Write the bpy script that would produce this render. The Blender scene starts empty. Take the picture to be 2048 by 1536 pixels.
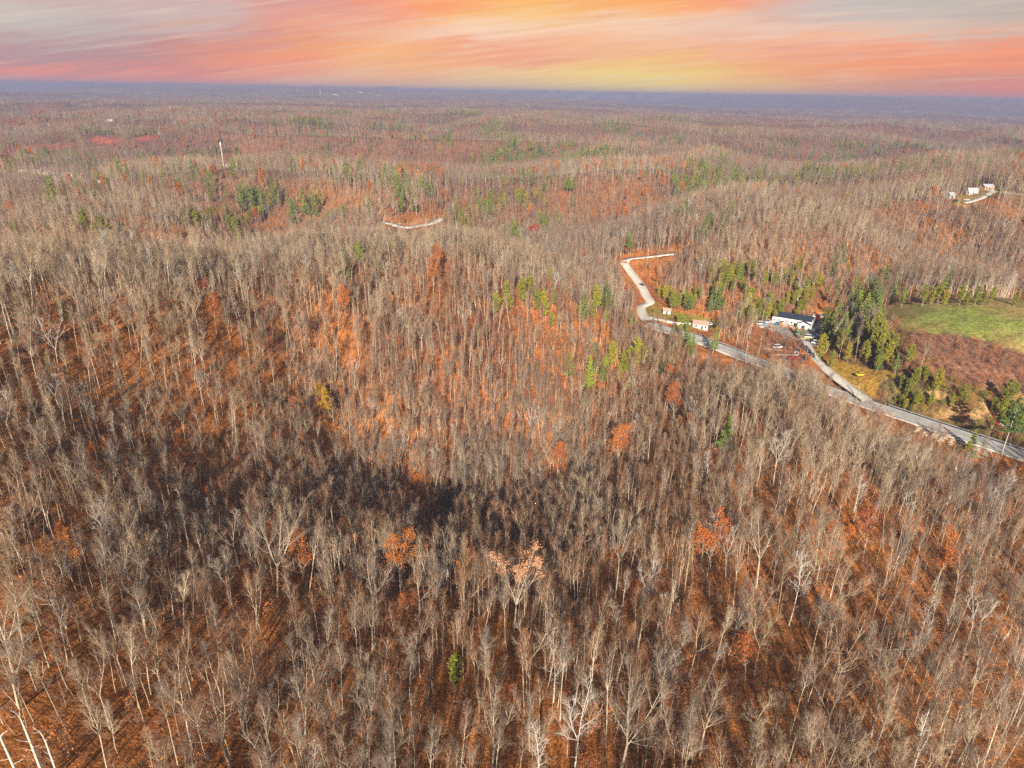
import bpy, math, random
import numpy as np
from mathutils import Matrix, Vector
random.seed(7); RNG = np.random.default_rng(7)
SC = bpy.context.scene
COL = SC.collection
R = math.radians
# ------------------------------------------------------------------ camera
CAM_Z = 150.0
PITCH, ROLL, F = R(23.06), R(1.03), 1366.0
fw = np.array([0, math.cos(PITCH), -math.sin(PITCH)])
r0 = np.array([1.0, 0, 0]); u0 = np.array([0, math.sin(PITCH), math.cos(PITCH)])
rt = r0*math.cos(ROLL) + u0*math.sin(ROLL)
up = u0*math.cos(ROLL) - r0*math.sin(ROLL)
cd = bpy.data.cameras.new("camera"); cam = bpy.data.objects.new("camera", cd); COL.objects.link(cam)
cd.sensor_width = 36; cd.lens = 36*F/2048; cd.clip_start = 1; cd.clip_end = 60000
cam.matrix_world = Matrix(((rt[0], up[0], -fw[0], 0), (rt[1], up[1], -fw[1], 0), (rt[2], up[2], -fw[2], CAM_Z), (0, 0, 0, 1)))
SC.camera = cam
# ------------------------------------------------------------------ sun and exposure
SUN_AZ, SUN_EL = R(180 + 4), R(24.5)        # the sun stands behind the camera (azimuth clockwise from +Y)
sl = bpy.data.lights.new("sun", 'SUN'); sl.energy = 5.0; sl.angle = R(0.5); sl.color = (1.0, 0.88, 0.71)
so = bpy.data.objects.new("sun", sl); COL.objects.link(so)
sd = Vector((math.sin(SUN_AZ)*math.cos(SUN_EL), math.cos(SUN_AZ)*math.cos(SUN_EL), math.sin(SUN_EL)))
so.rotation_euler = sd.to_track_quat('Z', 'Y').to_euler()
vs = SC.view_settings; vs.view_transform = 'Standard'; vs.look = 'None'; vs.gamma = 1; vs.exposure = 1.0; vs.use_curve_mapping = False
SC.cycles.use_denoising = False
SC.cycles.max_bounces = 3; SC.cycles.diffuse_bounces = 1; SC.cycles.glossy_bounces = 1; SC.cycles.volume_bounces = 0
SC.cycles.transparent_max_bounces = 4; SC.cycles.caustics_reflective = False; SC.cycles.caustics_refractive = False
EXPO = 2**vs.exposure

def lin(c, k=0.0):
    c = [x*(1-k)+y*k for x, y in zip(c, (236, 216, 204))]
    return [((x/255)/12.92 if x/255 <= 0.04045 else ((x/255+0.055)/1.055)**2.4) for x in c]
# ------------------------------------------------------------------ sky
def make_world():
    w = bpy.data.worlds.new("World"); SC.world = w; w.use_nodes = True
    nt = w.node_tree; nt.nodes.clear(); N = nt.nodes.new; L = nt.links.new
    def val(x): return x
    def m(op, a, b=None, c=None, clamp=False):
        n = N('ShaderNodeMath'); n.operation = op; n.use_clamp = clamp
        for i, x in enumerate((a, b, c)):
            if x is None: continue
            if isinstance(x, (int, float)): n.inputs[i].default_value = x
            else: L(x, n.inputs[i])
        return n.outputs[0]
    tc = N('ShaderNodeTexCoord'); sx = N('ShaderNodeSeparateXYZ'); L(tc.outputs['Generated'], sx.inputs[0])
    X, Y, Z = sx.outputs
    az = m('ARCTAN2', X, Y); el = m('ARCSINE', m('MINIMUM', m('MAXIMUM', Z, -1.0), 1.0))
    AZ = m('MULTIPLY', az, 57.2958); EL = m('MULTIPLY', el, 57.2958)
    CURV = m('ADD', EL, m('ADD', m('MULTIPLY', AZ, -0.06), m('MULTIPLY', m('MULTIPLY', AZ, AZ), 0.0011)))
    def noise(sa, se, scale, detail, tilt, seed):
        # streaky cloud noise: long in azimuth, thin in elevation
        c = N('ShaderNodeCombineXYZ')
        L(m('MULTIPLY', AZ, sa), c.inputs[0]); L(m('MULTIPLY', m('ADD', CURV, m('MULTIPLY', AZ, tilt)), se), c.inputs[1]); c.inputs[2].default_value = seed
        n = N('ShaderNodeTexNoise'); n.inputs['Scale'].default_value = scale; n.inputs['Detail'].default_value = detail; n.inputs['Roughness'].default_value = 0.54
        L(c.outputs[0], n.inputs['Vector']); return n.outputs['Fac']
    n1 = noise(0.05, 0.42, 1.6, 6, -0.05, 3.1)
    n2 = noise(0.12, 1.5, 1.5, 8, -0.05, 9.3)
    n3 = noise(0.03, 0.25, 1.3, 3, -0.03, 17.7)
    n2b = noise(0.4, 3.2, 1.5, 8, -0.03, 5.9)
    elw = m('ADD', m('MULTIPLY_ADD', m('SUBTRACT', n2b, 0.5), 1.0, EL), m('ADD', m('MULTIPLY', m('SUBTRACT', n1, 0.5), 2.4), m('MULTIPLY', m('SUBTRACT', n2, 0.5), 1.8)))
    azw = m('ADD', AZ, m('MULTIPLY', m('SUBTRACT', n3, 0.5), 13.0))
    # colour stations over the sunset bank: azimuth, elevation (degrees), sRGB colour, half widths
    st = []
    def P(u, v, c, wa=5.0, we=0.9):
        d = fw + rt*(u-1024)/F - up*(v-768)/F; d = d/np.linalg.norm(d)
        st.append((math.degrees(math.atan2(d[0], d[1])), math.degrees(math.asin(d[2])), c, wa, we))
    for u, v, c, *ww in [(20, 40, (205, 196, 188)), (150, 70, (186, 160, 160)), (60, 105, (188, 150, 152)), (200, 110, (186, 142, 146)), (30, 150, (250, 146, 118)), (250, 148, (250, 142, 112)),
                    (330, 15, (205, 178, 174)), (430, 45, (210, 192, 186)), (350, 85, (188, 138, 140)), (520, 65, (212, 142, 136)), (480, 105, (252, 152, 108)),
                    (640, 10, (222, 160, 150)), (700, 45, (232, 150, 130)), (680, 85, (250, 165, 110)), (560, 150, (250, 160, 125)), (800, 60, (250, 190, 150)), (860, 12, (255, 150, 110)),
                    (820, 110, (255, 185, 120)), (760, 155, (250, 188, 142)), (1000, 25, (255, 200, 112)), (980, 62, (252, 214, 184)), (1000, 110, (250, 168, 128)), (1020, 160, (250, 205, 145)),
                    (1200, 10, (255, 176, 92)), (1340, 20, (255, 178, 96)), (1230, 42, (250, 212, 180)), (1200, 85, (250, 190, 150)), (1260, 115, (252, 190, 120)), (1300, 152, (255, 226, 120), 7.0, 1.0), (1180, 150, (255, 214, 138)), (1440, 8, (250, 155, 120)),
                    (1420, 50, (240, 205, 185)), (1450, 90, (248, 180, 145)), (1500, 130, (252, 178, 118)), (1480, 175, (252, 192, 120)), (1640, 20, (205, 192, 186)), (1620, 60, (238, 196, 172)),
                    (1680, 100, (250, 172, 135)), (1700, 140, (254, 160, 105)), (1700, 180, (235, 165, 120)), (1850, 15, (196, 188, 180)), (1860, 55, (220, 196, 180)), (1900, 100, (250, 160, 120)),
                    (1880, 135, (255, 155, 105)), (1900, 175, (225, 150, 125)), (2040, 20, (190, 178, 168)), (2040, 60, (205, 178, 165)), (2030, 110, (250, 145, 105)), (2030, 190, (250, 130, 105)), (2020, 160, (215, 145, 130))]:
        P(u, v, c, *ww)
    tot = None; ws = None
    for a0, e0, c, wa, we in st:
        da = m('MULTIPLY', m('SUBTRACT', azw, a0), 1/wa); de = m('MULTIPLY', m('SUBTRACT', elw, e0), 1/we)
        w_ = m('EXPONENT', m('MULTIPLY', m('ADD', m('MULTIPLY', da, da), m('MULTIPLY', de, de)), -1.3))
        v = N('ShaderNodeVectorMath'); v.operation = 'MULTIPLY_ADD'
        v.inputs[0].default_value = lin(c, 0.04)
        cc = N('ShaderNodeCombineXYZ'); [L(w_, cc.inputs[i]) for i in range(3)]
        L(cc.outputs[0], v.inputs[1])
        if tot is not None: L(tot, v.inputs[2])
        tot = v.outputs[0]; ws = w_ if ws is None else m('ADD', ws, w_)
    # far from every station fall back on a soft peach
    v = N('ShaderNodeVectorMath'); v.operation = 'ADD'; L(tot, v.inputs[0]); v.inputs[1].default_value = [x*0.004 for x in lin((225, 185, 165))]
    sc = N('ShaderNodeVectorMath'); sc.operation = 'SCALE'; L(v.outputs[0], sc.inputs[0]); L(m('DIVIDE', 1.0, m('ADD', ws, 0.004)), sc.inputs['Scale'])
    # thin bright and dark streaks
    n4 = noise(0.05, 1.9, 2.0, 7, -0.04, 31.0)
    st2 = N('ShaderNodeVectorMath'); st2.operation = 'SCALE'; L(sc.outputs[0], st2.inputs[0]); L(m('MULTIPLY_ADD', n4, 0.24, 0.92), st2.inputs['Scale'])
    def layer(base, fac, colr, lo, hi, amt):
        mr = N('ShaderNodeMapRange'); mr.interpolation_type = 'SMOOTHSTEP'; L(fac, mr.inputs[0]); mr.inputs[1].default_value = lo; mr.inputs[2].default_value = hi; mr.inputs[4].default_value = amt
        x = N('ShaderNodeMix'); x.data_type = 'RGBA'; L(mr.outputs[0], x.inputs[0]); L(base, x.inputs[6]); x.inputs[7].default_value = (*lin(colr), 1); return x.outputs[2]
    skyc = layer(st2.outputs[0], noise(0.09, 1.5, 1.7, 8, -0.05, 44.0), (252, 224, 196), 0.50, 0.74, 0.3)
    skyc = layer(skyc, noise(0.08, 1.3, 1.5, 8, -0.05, 57.0), (206, 140, 134), 0.52, 0.74, 0.3)
    skyc = layer(skyc, noise(0.06, 0.9, 1.6, 7, -0.04, 71.0), (255, 190, 120), 0.56, 0.76, 0.3)
    # low dark wisps of cloud lying along the skyline
    wn = noise(0.55, 1.6, 1.6, 8, 0.0, 90.0); bd = N('ShaderNodeMapRange'); bd.interpolation_type = 'SMOOTHSTEP'; L(EL, bd.inputs[0]); bd.inputs[1].default_value = 0.75; bd.inputs[2].default_value = 0.1
    skyc = layer(skyc, m('MULTIPLY', wn, bd.outputs[0]), (150, 128, 150), 0.44, 0.56, 0.85)
    b1 = N('ShaderNodeBackground'); L(skyc, b1.inputs[0]); b1.inputs[1].default_value = 1.0/EXPO
    sky = N('ShaderNodeTexSky'); sky.sky_type = 'NISHITA'; sky.sun_disc = False; sky.sun_elevation = SUN_EL; sky.sun_rotation = SUN_AZ; sky.air_density = 1.0
    b2 = N('ShaderNodeBackground'); L(sky.outputs[0], b2.inputs[0]); b2.inputs[1].default_value = 0.05
    mx = N('ShaderNodeMixShader')
    hi = N('ShaderNodeMapRange'); hi.interpolation_type = 'SMOOTHSTEP'; L(EL, hi.inputs[0]); hi.inputs[1].default_value = 9.0; hi.inputs[2].default_value = 20.0
    sd_ = N('ShaderNodeMapRange'); sd_.interpolation_type = 'SMOOTHSTEP'; L(m('ABSOLUTE', AZ), sd_.inputs[0]); sd_.inputs[1].default_value = 48.0; sd_.inputs[2].default_value = 75.0
    L(m('MAXIMUM', hi.outputs[0], sd_.outputs[0]), mx.inputs[0]); L(b1.outputs[0], mx.inputs[1]); L(b2.outputs[0], mx.inputs[2])
    o = N('ShaderNodeOutputWorld'); L(mx.outputs[0], o.inputs['Surface'])
make_world()

# ------------------------------------------------------------------ noise helpers
def lattice(seed): return np.random.default_rng(seed).random((256, 256))
_L = {}
def vnoise(x, y, seed=0):
    if seed not in _L: _L[seed] = lattice(1000+seed)
    T = _L[seed]; x = np.asarray(x, float)+5000.3; y = np.asarray(y, float)+5000.7
    xi = np.floor(x).astype(int); yi = np.floor(y).astype(int); fx = x-xi; fy = y-yi
    fx = fx*fx*fx*(fx*(fx*6-15)+10); fy = fy*fy*fy*(fy*(fy*6-15)+10)
    a = T[xi % 256, yi % 256]; b = T[(xi+1) % 256, yi % 256]; c = T[xi % 256, (yi+1) % 256]; d = T[(xi+1) % 256, (yi+1) % 256]
    return (a*(1-fx)+b*fx)*(1-fy)+(c*(1-fx)+d*fx)*fy
def fbm(x, y, oct=4, seed=0, gain=0.5):
    s = 0; a = 1; t = 0
    for i in range(oct):
        s = s+a*(vnoise(x*2**i, y*2**i, seed+i)-0.5); t += a; a *= gain
    return s/t*2
def smooth(a, b, x):
    t = np.clip((np.asarray(x, float)-a)/(b-a), 0, 1); return t*t*(3-2*t)

# ------------------------------------------------------------------ terrain
def ray(u, v):
    d = fw + rt*(u-1024)/F - up*(v-768)/F; return d
# ground seen at picture point, metres below the drone
CTRL = [(0,1536,95),(500,1536,108),(1024,1536,113),(1500,1536,108),(2048,1536,112),
 (0,1300,92),(400,1300,108),(1024,1285,118),(1500,1300,110),(2000,1300,117),
 (100,1050,90),(450,1050,114),(800,1060,142),(800,1185,113),(500,1130,112),(1100,1080,134),(1500,1080,113),(1900,1100,116),
 (620,830,122),(700,900,138),(850,980,147),(1000,960,147),(1150,890,140),(1260,810,132),(300,900,100),
 (1380,860,122),(1550,800,109),(1660,850,110),(1740,900,120),(1820,950,140),(1960,985,143),(1700,1000,110),(1900,1055,113),
 (600,700,103),(800,760,118),(1000,780,126),(1200,760,129),(1000,650,108),(800,600,95),(1150,640,111),(1290,690,124),
 (870,520,83),(700,545,82),(450,625,80),(250,705,78),(100,785,78),(0,865,79),(1000,545,90),(1180,610,106),
 (1330,655,125),(1403,686,126),(1487,719,127),(1736,807,126),(1826,850,126),(1935,893,126),(2045,932,126),(1620,765,126),
 (1281,615,124),(1282,571,120),(1250,533,114),(1284,514,108),(1352,502,104),(1400,560,110),(1550,560,104),(1400,640,124),
 (1580,655,124),(1640,620,118),(1700,640,116),(1800,630,104),(1900,600,100),(2040,600,99),(1950,690,103),(2040,700,104),(1850,740,112),(2000,760,112),(1900,820,121),(1700,740,122),
 (1500,490,94),(1800,545,112),(2040,540,110),(1750,480,88),(2000,450,84),(1940,395,72),(1600,420,104),(1300,440,112),(1150,490,120),(1450,400,84),(1650,560,108),
 (0,640,128),(200,610,132),(380,560,130),(560,505,126),(100,480,100),(350,455,98),(600,430,106),(250,400,90),(0,540,112),(0,450,96),
 (790,450,103),(860,440,102),(1000,430,110),(900,475,110),(700,480,112),(445,330,76),(75,348,104),(155,354,102),(700,375,84),(1000,350,104),(1250,350,80),(1700,340,74),(330,345,104)]
def _ctrl_pts():
    out = []
    for u, v, H in CTRL:
        d = ray(u, v); t = -H/d[2]; out.append((d[0]*t, d[1]*t, CAM_Z-H))
    out += [(x, y, 45.0) for x, y in [(-60, 10), (60, 10), (0, -50), (-500, 150), (500, 120), (-300, 20), (300, 20)]]
    return np.array(out)
CP = _ctrl_pts()
def _s(x, y):
    d = np.hypot(x, y); return np.arctan2(x, y), np.log(np.maximum(d, 45.0))
_cs = np.stack(_s(CP[:, 0], CP[:, 1]), 1)
def _tps(r2): return 0.5*r2*np.log(r2+1e-12)
_n = len(CP)
_K = _tps(((_cs[:, None]-_cs[None])**2).sum(-1)) + np.eye(_n)*2e-3
_P = np.concatenate([np.ones((_n, 1)), _cs], 1)
_A = np.block([[_K, _P], [_P.T, np.zeros((3, 3))]])
_w = np.linalg.solve(_A, np.concatenate([CP[:, 2], np.zeros(3)]))
def far_h(x, y):
    wx = x+180*fbm(x/900, y/900, 2, 40); wy = y+180*fbm(x/900+7, y/900, 2, 50)
    rdg = 1-np.abs(fbm(wx/620, wy/480, 3, 60))*2.4
    big = fbm(wx/2600, wy/1900, 2, 70)
    d = np.hypot(x, y)
    z = 8 + 66*rdg + 44*big + 16*fbm(wx/190, wy/190, 3, 80) + smooth(4500, 11000, d)*(18+300*fbm(x/2400+3, y/5200, 4, 77))
    return 130-14*np.log1p(np.exp(np.clip((130-z)/14, -30, 30))) if False else np.where(z > 60+32*smooth(6500, 11000, d), 60+32*smooth(6500, 11000, d)+(42+54*smooth(6500, 11000, d))*np.tanh((z-60-32*smooth(6500, 11000, d))/(55+49*smooth(6500, 11000, d))), np.where(z < 15, 15-12*np.tanh((15-z)/30), z))
def h_base(x, y):
    x = np.asarray(x, float); y = np.asarray(y, float); shp = x.shape; x = x.ravel(); y = y.ravel()
    th, ld = _s(x, y); z = np.empty_like(x)
    thc = np.clip(th, -1.1, 1.1)
    for i in range(0, len(x), 40000):
        q = np.stack([thc[i:i+40000], np.minimum(ld[i:i+40000], 7.2)], 1)
        k = _tps(((q[:, None]-_cs[None])**2).sum(-1))
        z[i:i+40000] = k@_w[:_n] + _w[_n] + q@_w[_n+1:]
    z = np.clip(z, 5, 90)
    z += 2.2*fbm(x/60, y/60, 3, 90)
    d = np.hypot(x, y)
    w = np.maximum(smooth(700, 1500, d), smooth(0.85, 1.3, np.abs(th)))
    z = z*(1-w) + far_h(x, y)*w
    return z.reshape(shp)
def march(u, v, lift=0.0, hf=h_base):
    d = ray(u, v); d = d/np.linalg.norm(d)
    t = 60.0*np.exp(np.arange(0, 2200)*0.0025)
    X = d[0]*t; Y = d[1]*t; Z = CAM_Z+d[2]*t
    dz = Z-hf(X, Y)-lift
    i = int(np.argmax(dz < 0)) if (dz < 0).any() else len(t)-1
    if i > 0:
        a = dz[i-1]/(dz[i-1]-dz[i]+1e-9); tt = t[i-1]+(t[i]-t[i-1])*a
    else: tt = t[0]
    return np.array([d[0]*tt, d[1]*tt])
def Z3(x, y): return (1200+x/3.938, 470+y/3.938)
def Z4(x, y): return (1580+x/3.658, 560+y/3.658)
def Z5(x, y): return (1460+x/7.314, 600+y/7.314)
def Z6(x, y): return (700+x/3.413, 380+y/3.413)
def Z8(x, y): return (1800+x/8.258, 340+y/8.258)
def world(pts): return np.array([march(u, v) for u, v in pts])
def spline(p, step=3.0):
    p = np.asarray(p); q = np.vstack([2*p[0]-p[1], p, 2*p[-1]-p[-2]]); out = []
    for i in range(1, len(q)-2):
        n = max(2, int(np.linalg.norm(q[i+1]-q[i])/step)); t = np.linspace(0, 1, n, endpoint=False)[:, None]
        out.append(0.5*((2*q[i])+(q[i+1]-q[i-1])*t+(2*q[i-1]-5*q[i]+4*q[i+1]-q[i+2])*t*t+(-q[i-1]+3*q[i]-3*q[i+1]+q[i+2])*t**3))
    out.append(p[-1:]); return np.vstack(out)
# roads: name, centre line in picture points, half width, kind
_rd = [
 ('main_road', [(1296,641),(1332,658),(1352,665.5),(1388,678),(1403,686),(1449,705),(1487,719),(1560,742),(1620,764),(1680,786),(1736,807),(1771,824),(1826,849),(1881,871),(1935,892),(1979,908),(2045,932),(2110,956)], 5.6, 'asphalt'),
 ('gravel_road', [(1296,641),(1284,625),(1283,615),(1300,608),(1292,592),(1282.5,571.6),(1266,549),(1252,533),(1249,524),(1261,518),(1284,514.4),(1314,509),(1352,502)], 2.9, 'gravel'),
 ('driveway', [(1604,668),(1611,684),(1628,709),(1654,738),(1684,762),(1711,779),(1738,803)], 2.3, 'gravel'),
 ('lane', [(1296,630),(1318,637),(1342,645),(1362,649),(1384,649.5),(1408,644),(1426,644)], 1.6, 'gravel'),
 ('track', [Z6(210,210),Z6(280,225),Z6(380,265),Z6(450,245),Z6(560,225),Z6(640,190)], 3.2, 'gravel'),
 ('farm_lane', [Z8(1040,560),Z8(1150,525),Z8(1350,440),Z8(1550,355),Z8(1750,370),Z8(2040,405)], 2.4, 'gravel'),
]
ROADS = []
for nm, pts, hw, kd in _rd:
    W_ = world(pts)
    if nm == 'main_road':    # the road runs dead straight past the spur
        a_, b_ = W_[8], march(2045, 932); W_ = np.vstack([W_[:9], [a_+(b_-a_)*t for t in (0.25, 0.5, 0.75, 1.0, 1.3)]])
    c = spline(W_); z = h_base(c[:, 0], c[:, 1])
    k = 9 if nm != 'main_road' else 25
    zp = np.pad(z, k, mode='edge'); z = np.convolve(zp, np.ones(2*k+1)/(2*k+1), 'same')[k:-k]
    ROADS.append((nm, c, z, hw, kd))
def road_dist(x, y, c, z=None):
    x = np.asarray(x, float).ravel(); y = np.asarray(y, float).ravel()
    best = np.full(len(x), 1e9); zz = np.zeros(len(x))
    lo = c.min(0)-40; hi = c.max(0)+40
    m = np.where((x > lo[0]) & (x < hi[0]) & (y > lo[1]) & (y < hi[1]))[0]
    if len(m):
        for j in range(0, len(m), 20000):
            mm = m[j:j+20000]
            d2 = (x[mm, None]-c[None, :, 0])**2+(y[mm, None]-c[None, :, 1])**2
            k = d2.argmin(1); best[mm] = np.sqrt(d2[np.arange(len(mm)), k])
            if z is not None: zz[mm] = z[k]
    return best, zz
# clearings (picture outlines put on the ground)
def inpoly(x, y, P):
    x = np.asarray(x); y = np.asarray(y); r = np.zeros(x.shape, bool); n = len(P)
    for i in range(n):
        x1, y1 = P[i]; x2, y2 = P[(i+1) % n]
        if y1 == y2: continue
        c = ((y1 > y) != (y2 > y)) & (x < (x2-x1)*(y-y1)/(y2-y1)+x1); r ^= c
    return r
CLEAR = {}
def clearing(nm, pts): CLEAR[nm] = world(pts)
clearing('lot', [Z5(*p) for p in [(400,330),(560,270),(640,230),(1190,260),(1400,250),(1430,330),(1380,480),(1340,640),(1150,640),(1040,615),(800,600),(700,520),(560,450),(430,390)]])
clearing('field', [Z4(*p) for p in [(600,215),(850,175),(1000,150),(1210,130),(1500,140),(1800,140),(2100,230),(2100,650),(1712,540),(1560,490),(1300,425),(850,385),(780,300)]])
clearing('scrub', [Z4(*p) for p in [(850,385),(1300,425),(1560,490),(1712,540),(2100,650),(2100,1000),(1600,800),(1300,760),(1100,690),(1040,600),(930,500),(860,440)]])
clearing('bank', [Z4(*p) for p in [(640,720),(850,690),(1100,720),(1300,780),(1500,850),(1800,1000),(1900,1250),(1650,1250),(1450,1190),(1250,1110),(1000,1010),(850,940),(700,850)]])
clearing('verge', [Z4(*p) for p in [(150,460),(260,530),(400,590),(560,650),(800,700),(640,740),(600,850),(560,860),(470,800),(370,735),(260,650),(170,545)]])
clearing('dirt', [Z4(*p) for p in [(940,800),(1080,830),(1200,860),(1260,930),(1480,930),(1520,980),(1440,995),(1250,985),(1130,960),(960,930),(1120,900),(1180,880),(1050,850)]])
clearing('house_lawn', [Z3(*p) for p in [(330,560),(420,520),(520,570),(640,620),(900,640),(1050,680),(1020,720),(860,760),(720,740),(600,720),(480,680),(370,620)]])
clearing('road_bank', [Z3(*p) for p in [(215,210),(330,185),(340,300),(420,380),(500,480),(520,570),(410,540),(350,400),(290,320)]])
clearing('junkyard', [Z5(*p) for p in [(640,560),(740,590),(820,610),(1060,640),(1200,800),(1180,870),(1000,920),(700,850),(420,720),(500,640)]])
clearing('cut', [Z6(*p) for p in [(225,205),(380,228),(430,195),(520,185),(610,205),(600,228),(400,275),(250,250)]])
clearing('farm', [Z8(*p) for p in [(830,470),(880,430),(1150,380),(1400,290),(1560,310),(1760,340),(1750,400),(1600,390),(1350,470),(1150,560),(1050,640),(900,600)]])
clearing('red_field', [(175,282),(195,272),(225,278),(240,284),(205,288)])
clearing('red_pasture', [(262,280),(285,272),(312,268),(318,277),(280,283)])
clearing('red_slope', [(-30,330),(-30,318),(30,296),(80,290),(160,286),(110,300),(60,312),(20,335)])
clearing('hamlet', [(40,346),(70,341),(110,344),(170,350),(215,360),(200,368),(150,362),(90,356)])
clearing('tower_pad', [(428,332),(466,327),(478,333),(440,337)])
NO_TREES = ['lot', 'field', 'verge', 'dirt', 'farm', 'red_field', 'red_pasture', 'red_slope', 'hamlet', 'house_lawn', 'cut', 'tower_pad']
THIN = ['scrub', 'bank', 'junkyard', 'road_bank']
def flat_zones():
    z = {}
    for k in ('lot',):
        P = CLEAR[k]; z[k] = (P, P.mean(0))
    return z
LOTC = CLEAR['lot'].mean(0); LOTR = np.sqrt(((CLEAR['lot']-LOTC)**2).sum(1)).max()
LOTZ = float(h_base(LOTC[0:1], LOTC[1:2])[0])
def h(x, y):
    x = np.asarray(x, float); y = np.asarray(y, float); shp = x.shape; x = x.ravel(); y = y.ravel()
    z = h_base(x, y)
    dl = np.hypot(x-LOTC[0], y-LOTC[1]); w = 1-smooth(LOTR*0.75, LOTR*1.35, dl); z = z*(1-w)+LOTZ*w
    for nm, c, zc, hw, kd in ROADS[::-1]:
        if nm == 'driveway': zc = zc*(1-(1-smooth(0, 40, np.arange(len(zc))*3.0)))+LOTZ*(1-smooth(0, 40, np.arange(len(zc))*3.0))
        d, zz = road_dist(x, y, c, zc)
        w = 1-smooth(hw+2.0, hw+(12 if nm == 'main_road' else 7), d)
        z = z*(1-w)+(zz-0.2)*w
    return z.reshape(shp)
def hz(x, y): return float(h(np.array([x]), np.array([y]))[0])
def project(x, y, z):
    v = np.stack([x, y, np.asarray(z)-CAM_Z], -1); dz = v@fw
    return 1024+F*(v@rt)/dz, 768-F*(v@up)/dz, dz

# ------------------------------------------------------------------ materials
def mat(name, col, rough=0.85, noise=None, rnd=0.0, hue=None, bump=0, spec=0.2, attr=None, metal=0.0, worldmix=None, transl=0.0):
    """col base; noise=(scale, colour2, lo, hi); rnd brightness spread per object; hue=[colours] picked per object; attr: ground cover colour layer"""
    m = bpy.data.materials.new(name); m.use_nodes = True; nt = m.node_tree; N = nt.nodes.new; L = nt.links.new
    b = nt.nodes['Principled BSDF']; b.inputs['Roughness'].default_value = rough; b.inputs['Specular IOR Level'].default_value = spec; b.inputs['Metallic'].default_value = metal
    def mix(fac, a, c, mode='MIX'):
        n = N('ShaderNodeMix'); n.data_type = 'RGBA'; n.blend_type = mode
        for s, x in ((n.inputs[0], fac), (n.inputs[6], a), (n.inputs[7], c)):
            if isinstance(x, (int, float)): s.default_value = x
            elif isinstance(x, (tuple, list)): s.default_value = (*x[:3], 1)
            else: L(x, s)
        return n.outputs[2]
    out = None
    if attr:
        a = N('ShaderNodeAttribute'); a.attribute_name = attr; out = a.outputs['Color']
    elif hue:
        oi = N('ShaderNodeObjectInfo'); r = N('ShaderNodeValToRGB'); r.color_ramp.interpolation = 'LINEAR'
        cr = r.color_ramp
        while len(cr.elements) < len(hue): cr.elements.new(0.5)
        for i, c in enumerate(hue): cr.elements[i].position = i/(len(hue)-1); cr.elements[i].color = (*c, 1)
        L(oi.outputs['Random'], r.inputs[0]); out = r.outputs[0]
    else: out = col
    if worldmix:
        sc_, c2, lo, hi = worldmix
        g = N('ShaderNodeNewGeometry'); n = N('ShaderNodeTexNoise'); n.inputs['Scale'].default_value = sc_; n.inputs['Detail'].default_value = 3; L(g.outputs['Position'], n.inputs['Vector'])
        mr = N('ShaderNodeMapRange'); L(n.outputs['Fac'], mr.inputs[0]); mr.inputs[1].default_value = lo; mr.inputs[2].default_value = hi
        out = mix(mr.outputs[0], out, c2)
    for sc_, c2, lo, hi in ([noise] if noise and not isinstance(noise, list) else (noise or [])):
        g = N('ShaderNodeNewGeometry'); n = N('ShaderNodeTexNoise'); n.inputs['Scale'].default_value = sc_; n.inputs['Detail'].default_value = 5; n.inputs['Roughness'].default_value = 0.65
        L(g.outputs['Position'], n.inputs['Vector'])
        mr = N('ShaderNodeMapRange'); L(n.outputs['Fac'], mr.inputs[0]); mr.inputs[1].default_value = lo; mr.inputs[2].default_value = hi
        if isinstance(c2, (int, float)):   # multiply between 1 and c2
            x = N('ShaderNodeMapRange'); L(mr.outputs[0], x.inputs[0]); x.inputs[3].default_value = 1.0; x.inputs[4].default_value = c2
            vm = N('ShaderNodeVectorMath'); vm.operation = 'SCALE'
            if isinstance(out, (tuple, list)): vm.inputs[0].default_value = out[:3]
            else: L(out, vm.inputs[0])
            L(x.outputs[0], vm.inputs['Scale']); out = vm.outputs[0]
        else: out = mix(mr.outputs[0], out, c2)
    if rnd:
        oi = N('ShaderNodeObjectInfo'); mm = N('ShaderNodeMath'); mm.operation = 'MULTIPLY'; L(oi.outputs['Random'], mm.inputs[0]); mm.inputs[1].default_value = 7.31
        fr = N('ShaderNodeMath'); fr.operation = 'FRACT'; L(mm.outputs[0], fr.inputs[0])
        x = N('ShaderNodeMapRange'); L(fr.outputs[0], x.inputs[0]); x.inputs[3].default_value = 1-rnd; x.inputs[4].default_value = 1+rnd
        vm = N('ShaderNodeVectorMath'); vm.operation = 'SCALE'
        if isinstance(out, (tuple, list)): vm.inputs[0].default_value = out[:3]
        else: L(out, vm.inputs[0])
        L(x.outputs[0], vm.inputs['Scale']); out = vm.outputs[0]
    if isinstance(out, (tuple, list)): b.inputs['Base Color'].default_value = (*out[:3], 1)
    else: L(out, b.inputs['Base Color'])
    if bump:
        g = N('ShaderNodeNewGeometry'); n = N('ShaderNodeTexNoise'); n.inputs['Scale'].default_value = bump; n.inputs['Detail'].default_value = 4; L(g.outputs['Position'], n.inputs['Vector'])
        bp = N('ShaderNodeBump'); bp.inputs['Strength'].default_value = 0.8; bp.inputs['Distance'].default_value = 0.25; L(n.outputs['Fac'], bp.inputs['Height']); L(bp.outputs[0], b.inputs['Normal'])
    return m
M = {}
M['ground'] = mat('ground', None, 0.95, attr='cover', noise=[(0.55, 0.5, 0.42, 0.64), (0.12, 0.7, 0.40, 0.65), (1.7, 0.5, 0.46, 0.62), (6.0, 2.2, 0.5, 0.66)], bump=1.6, spec=0.05)
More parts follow.
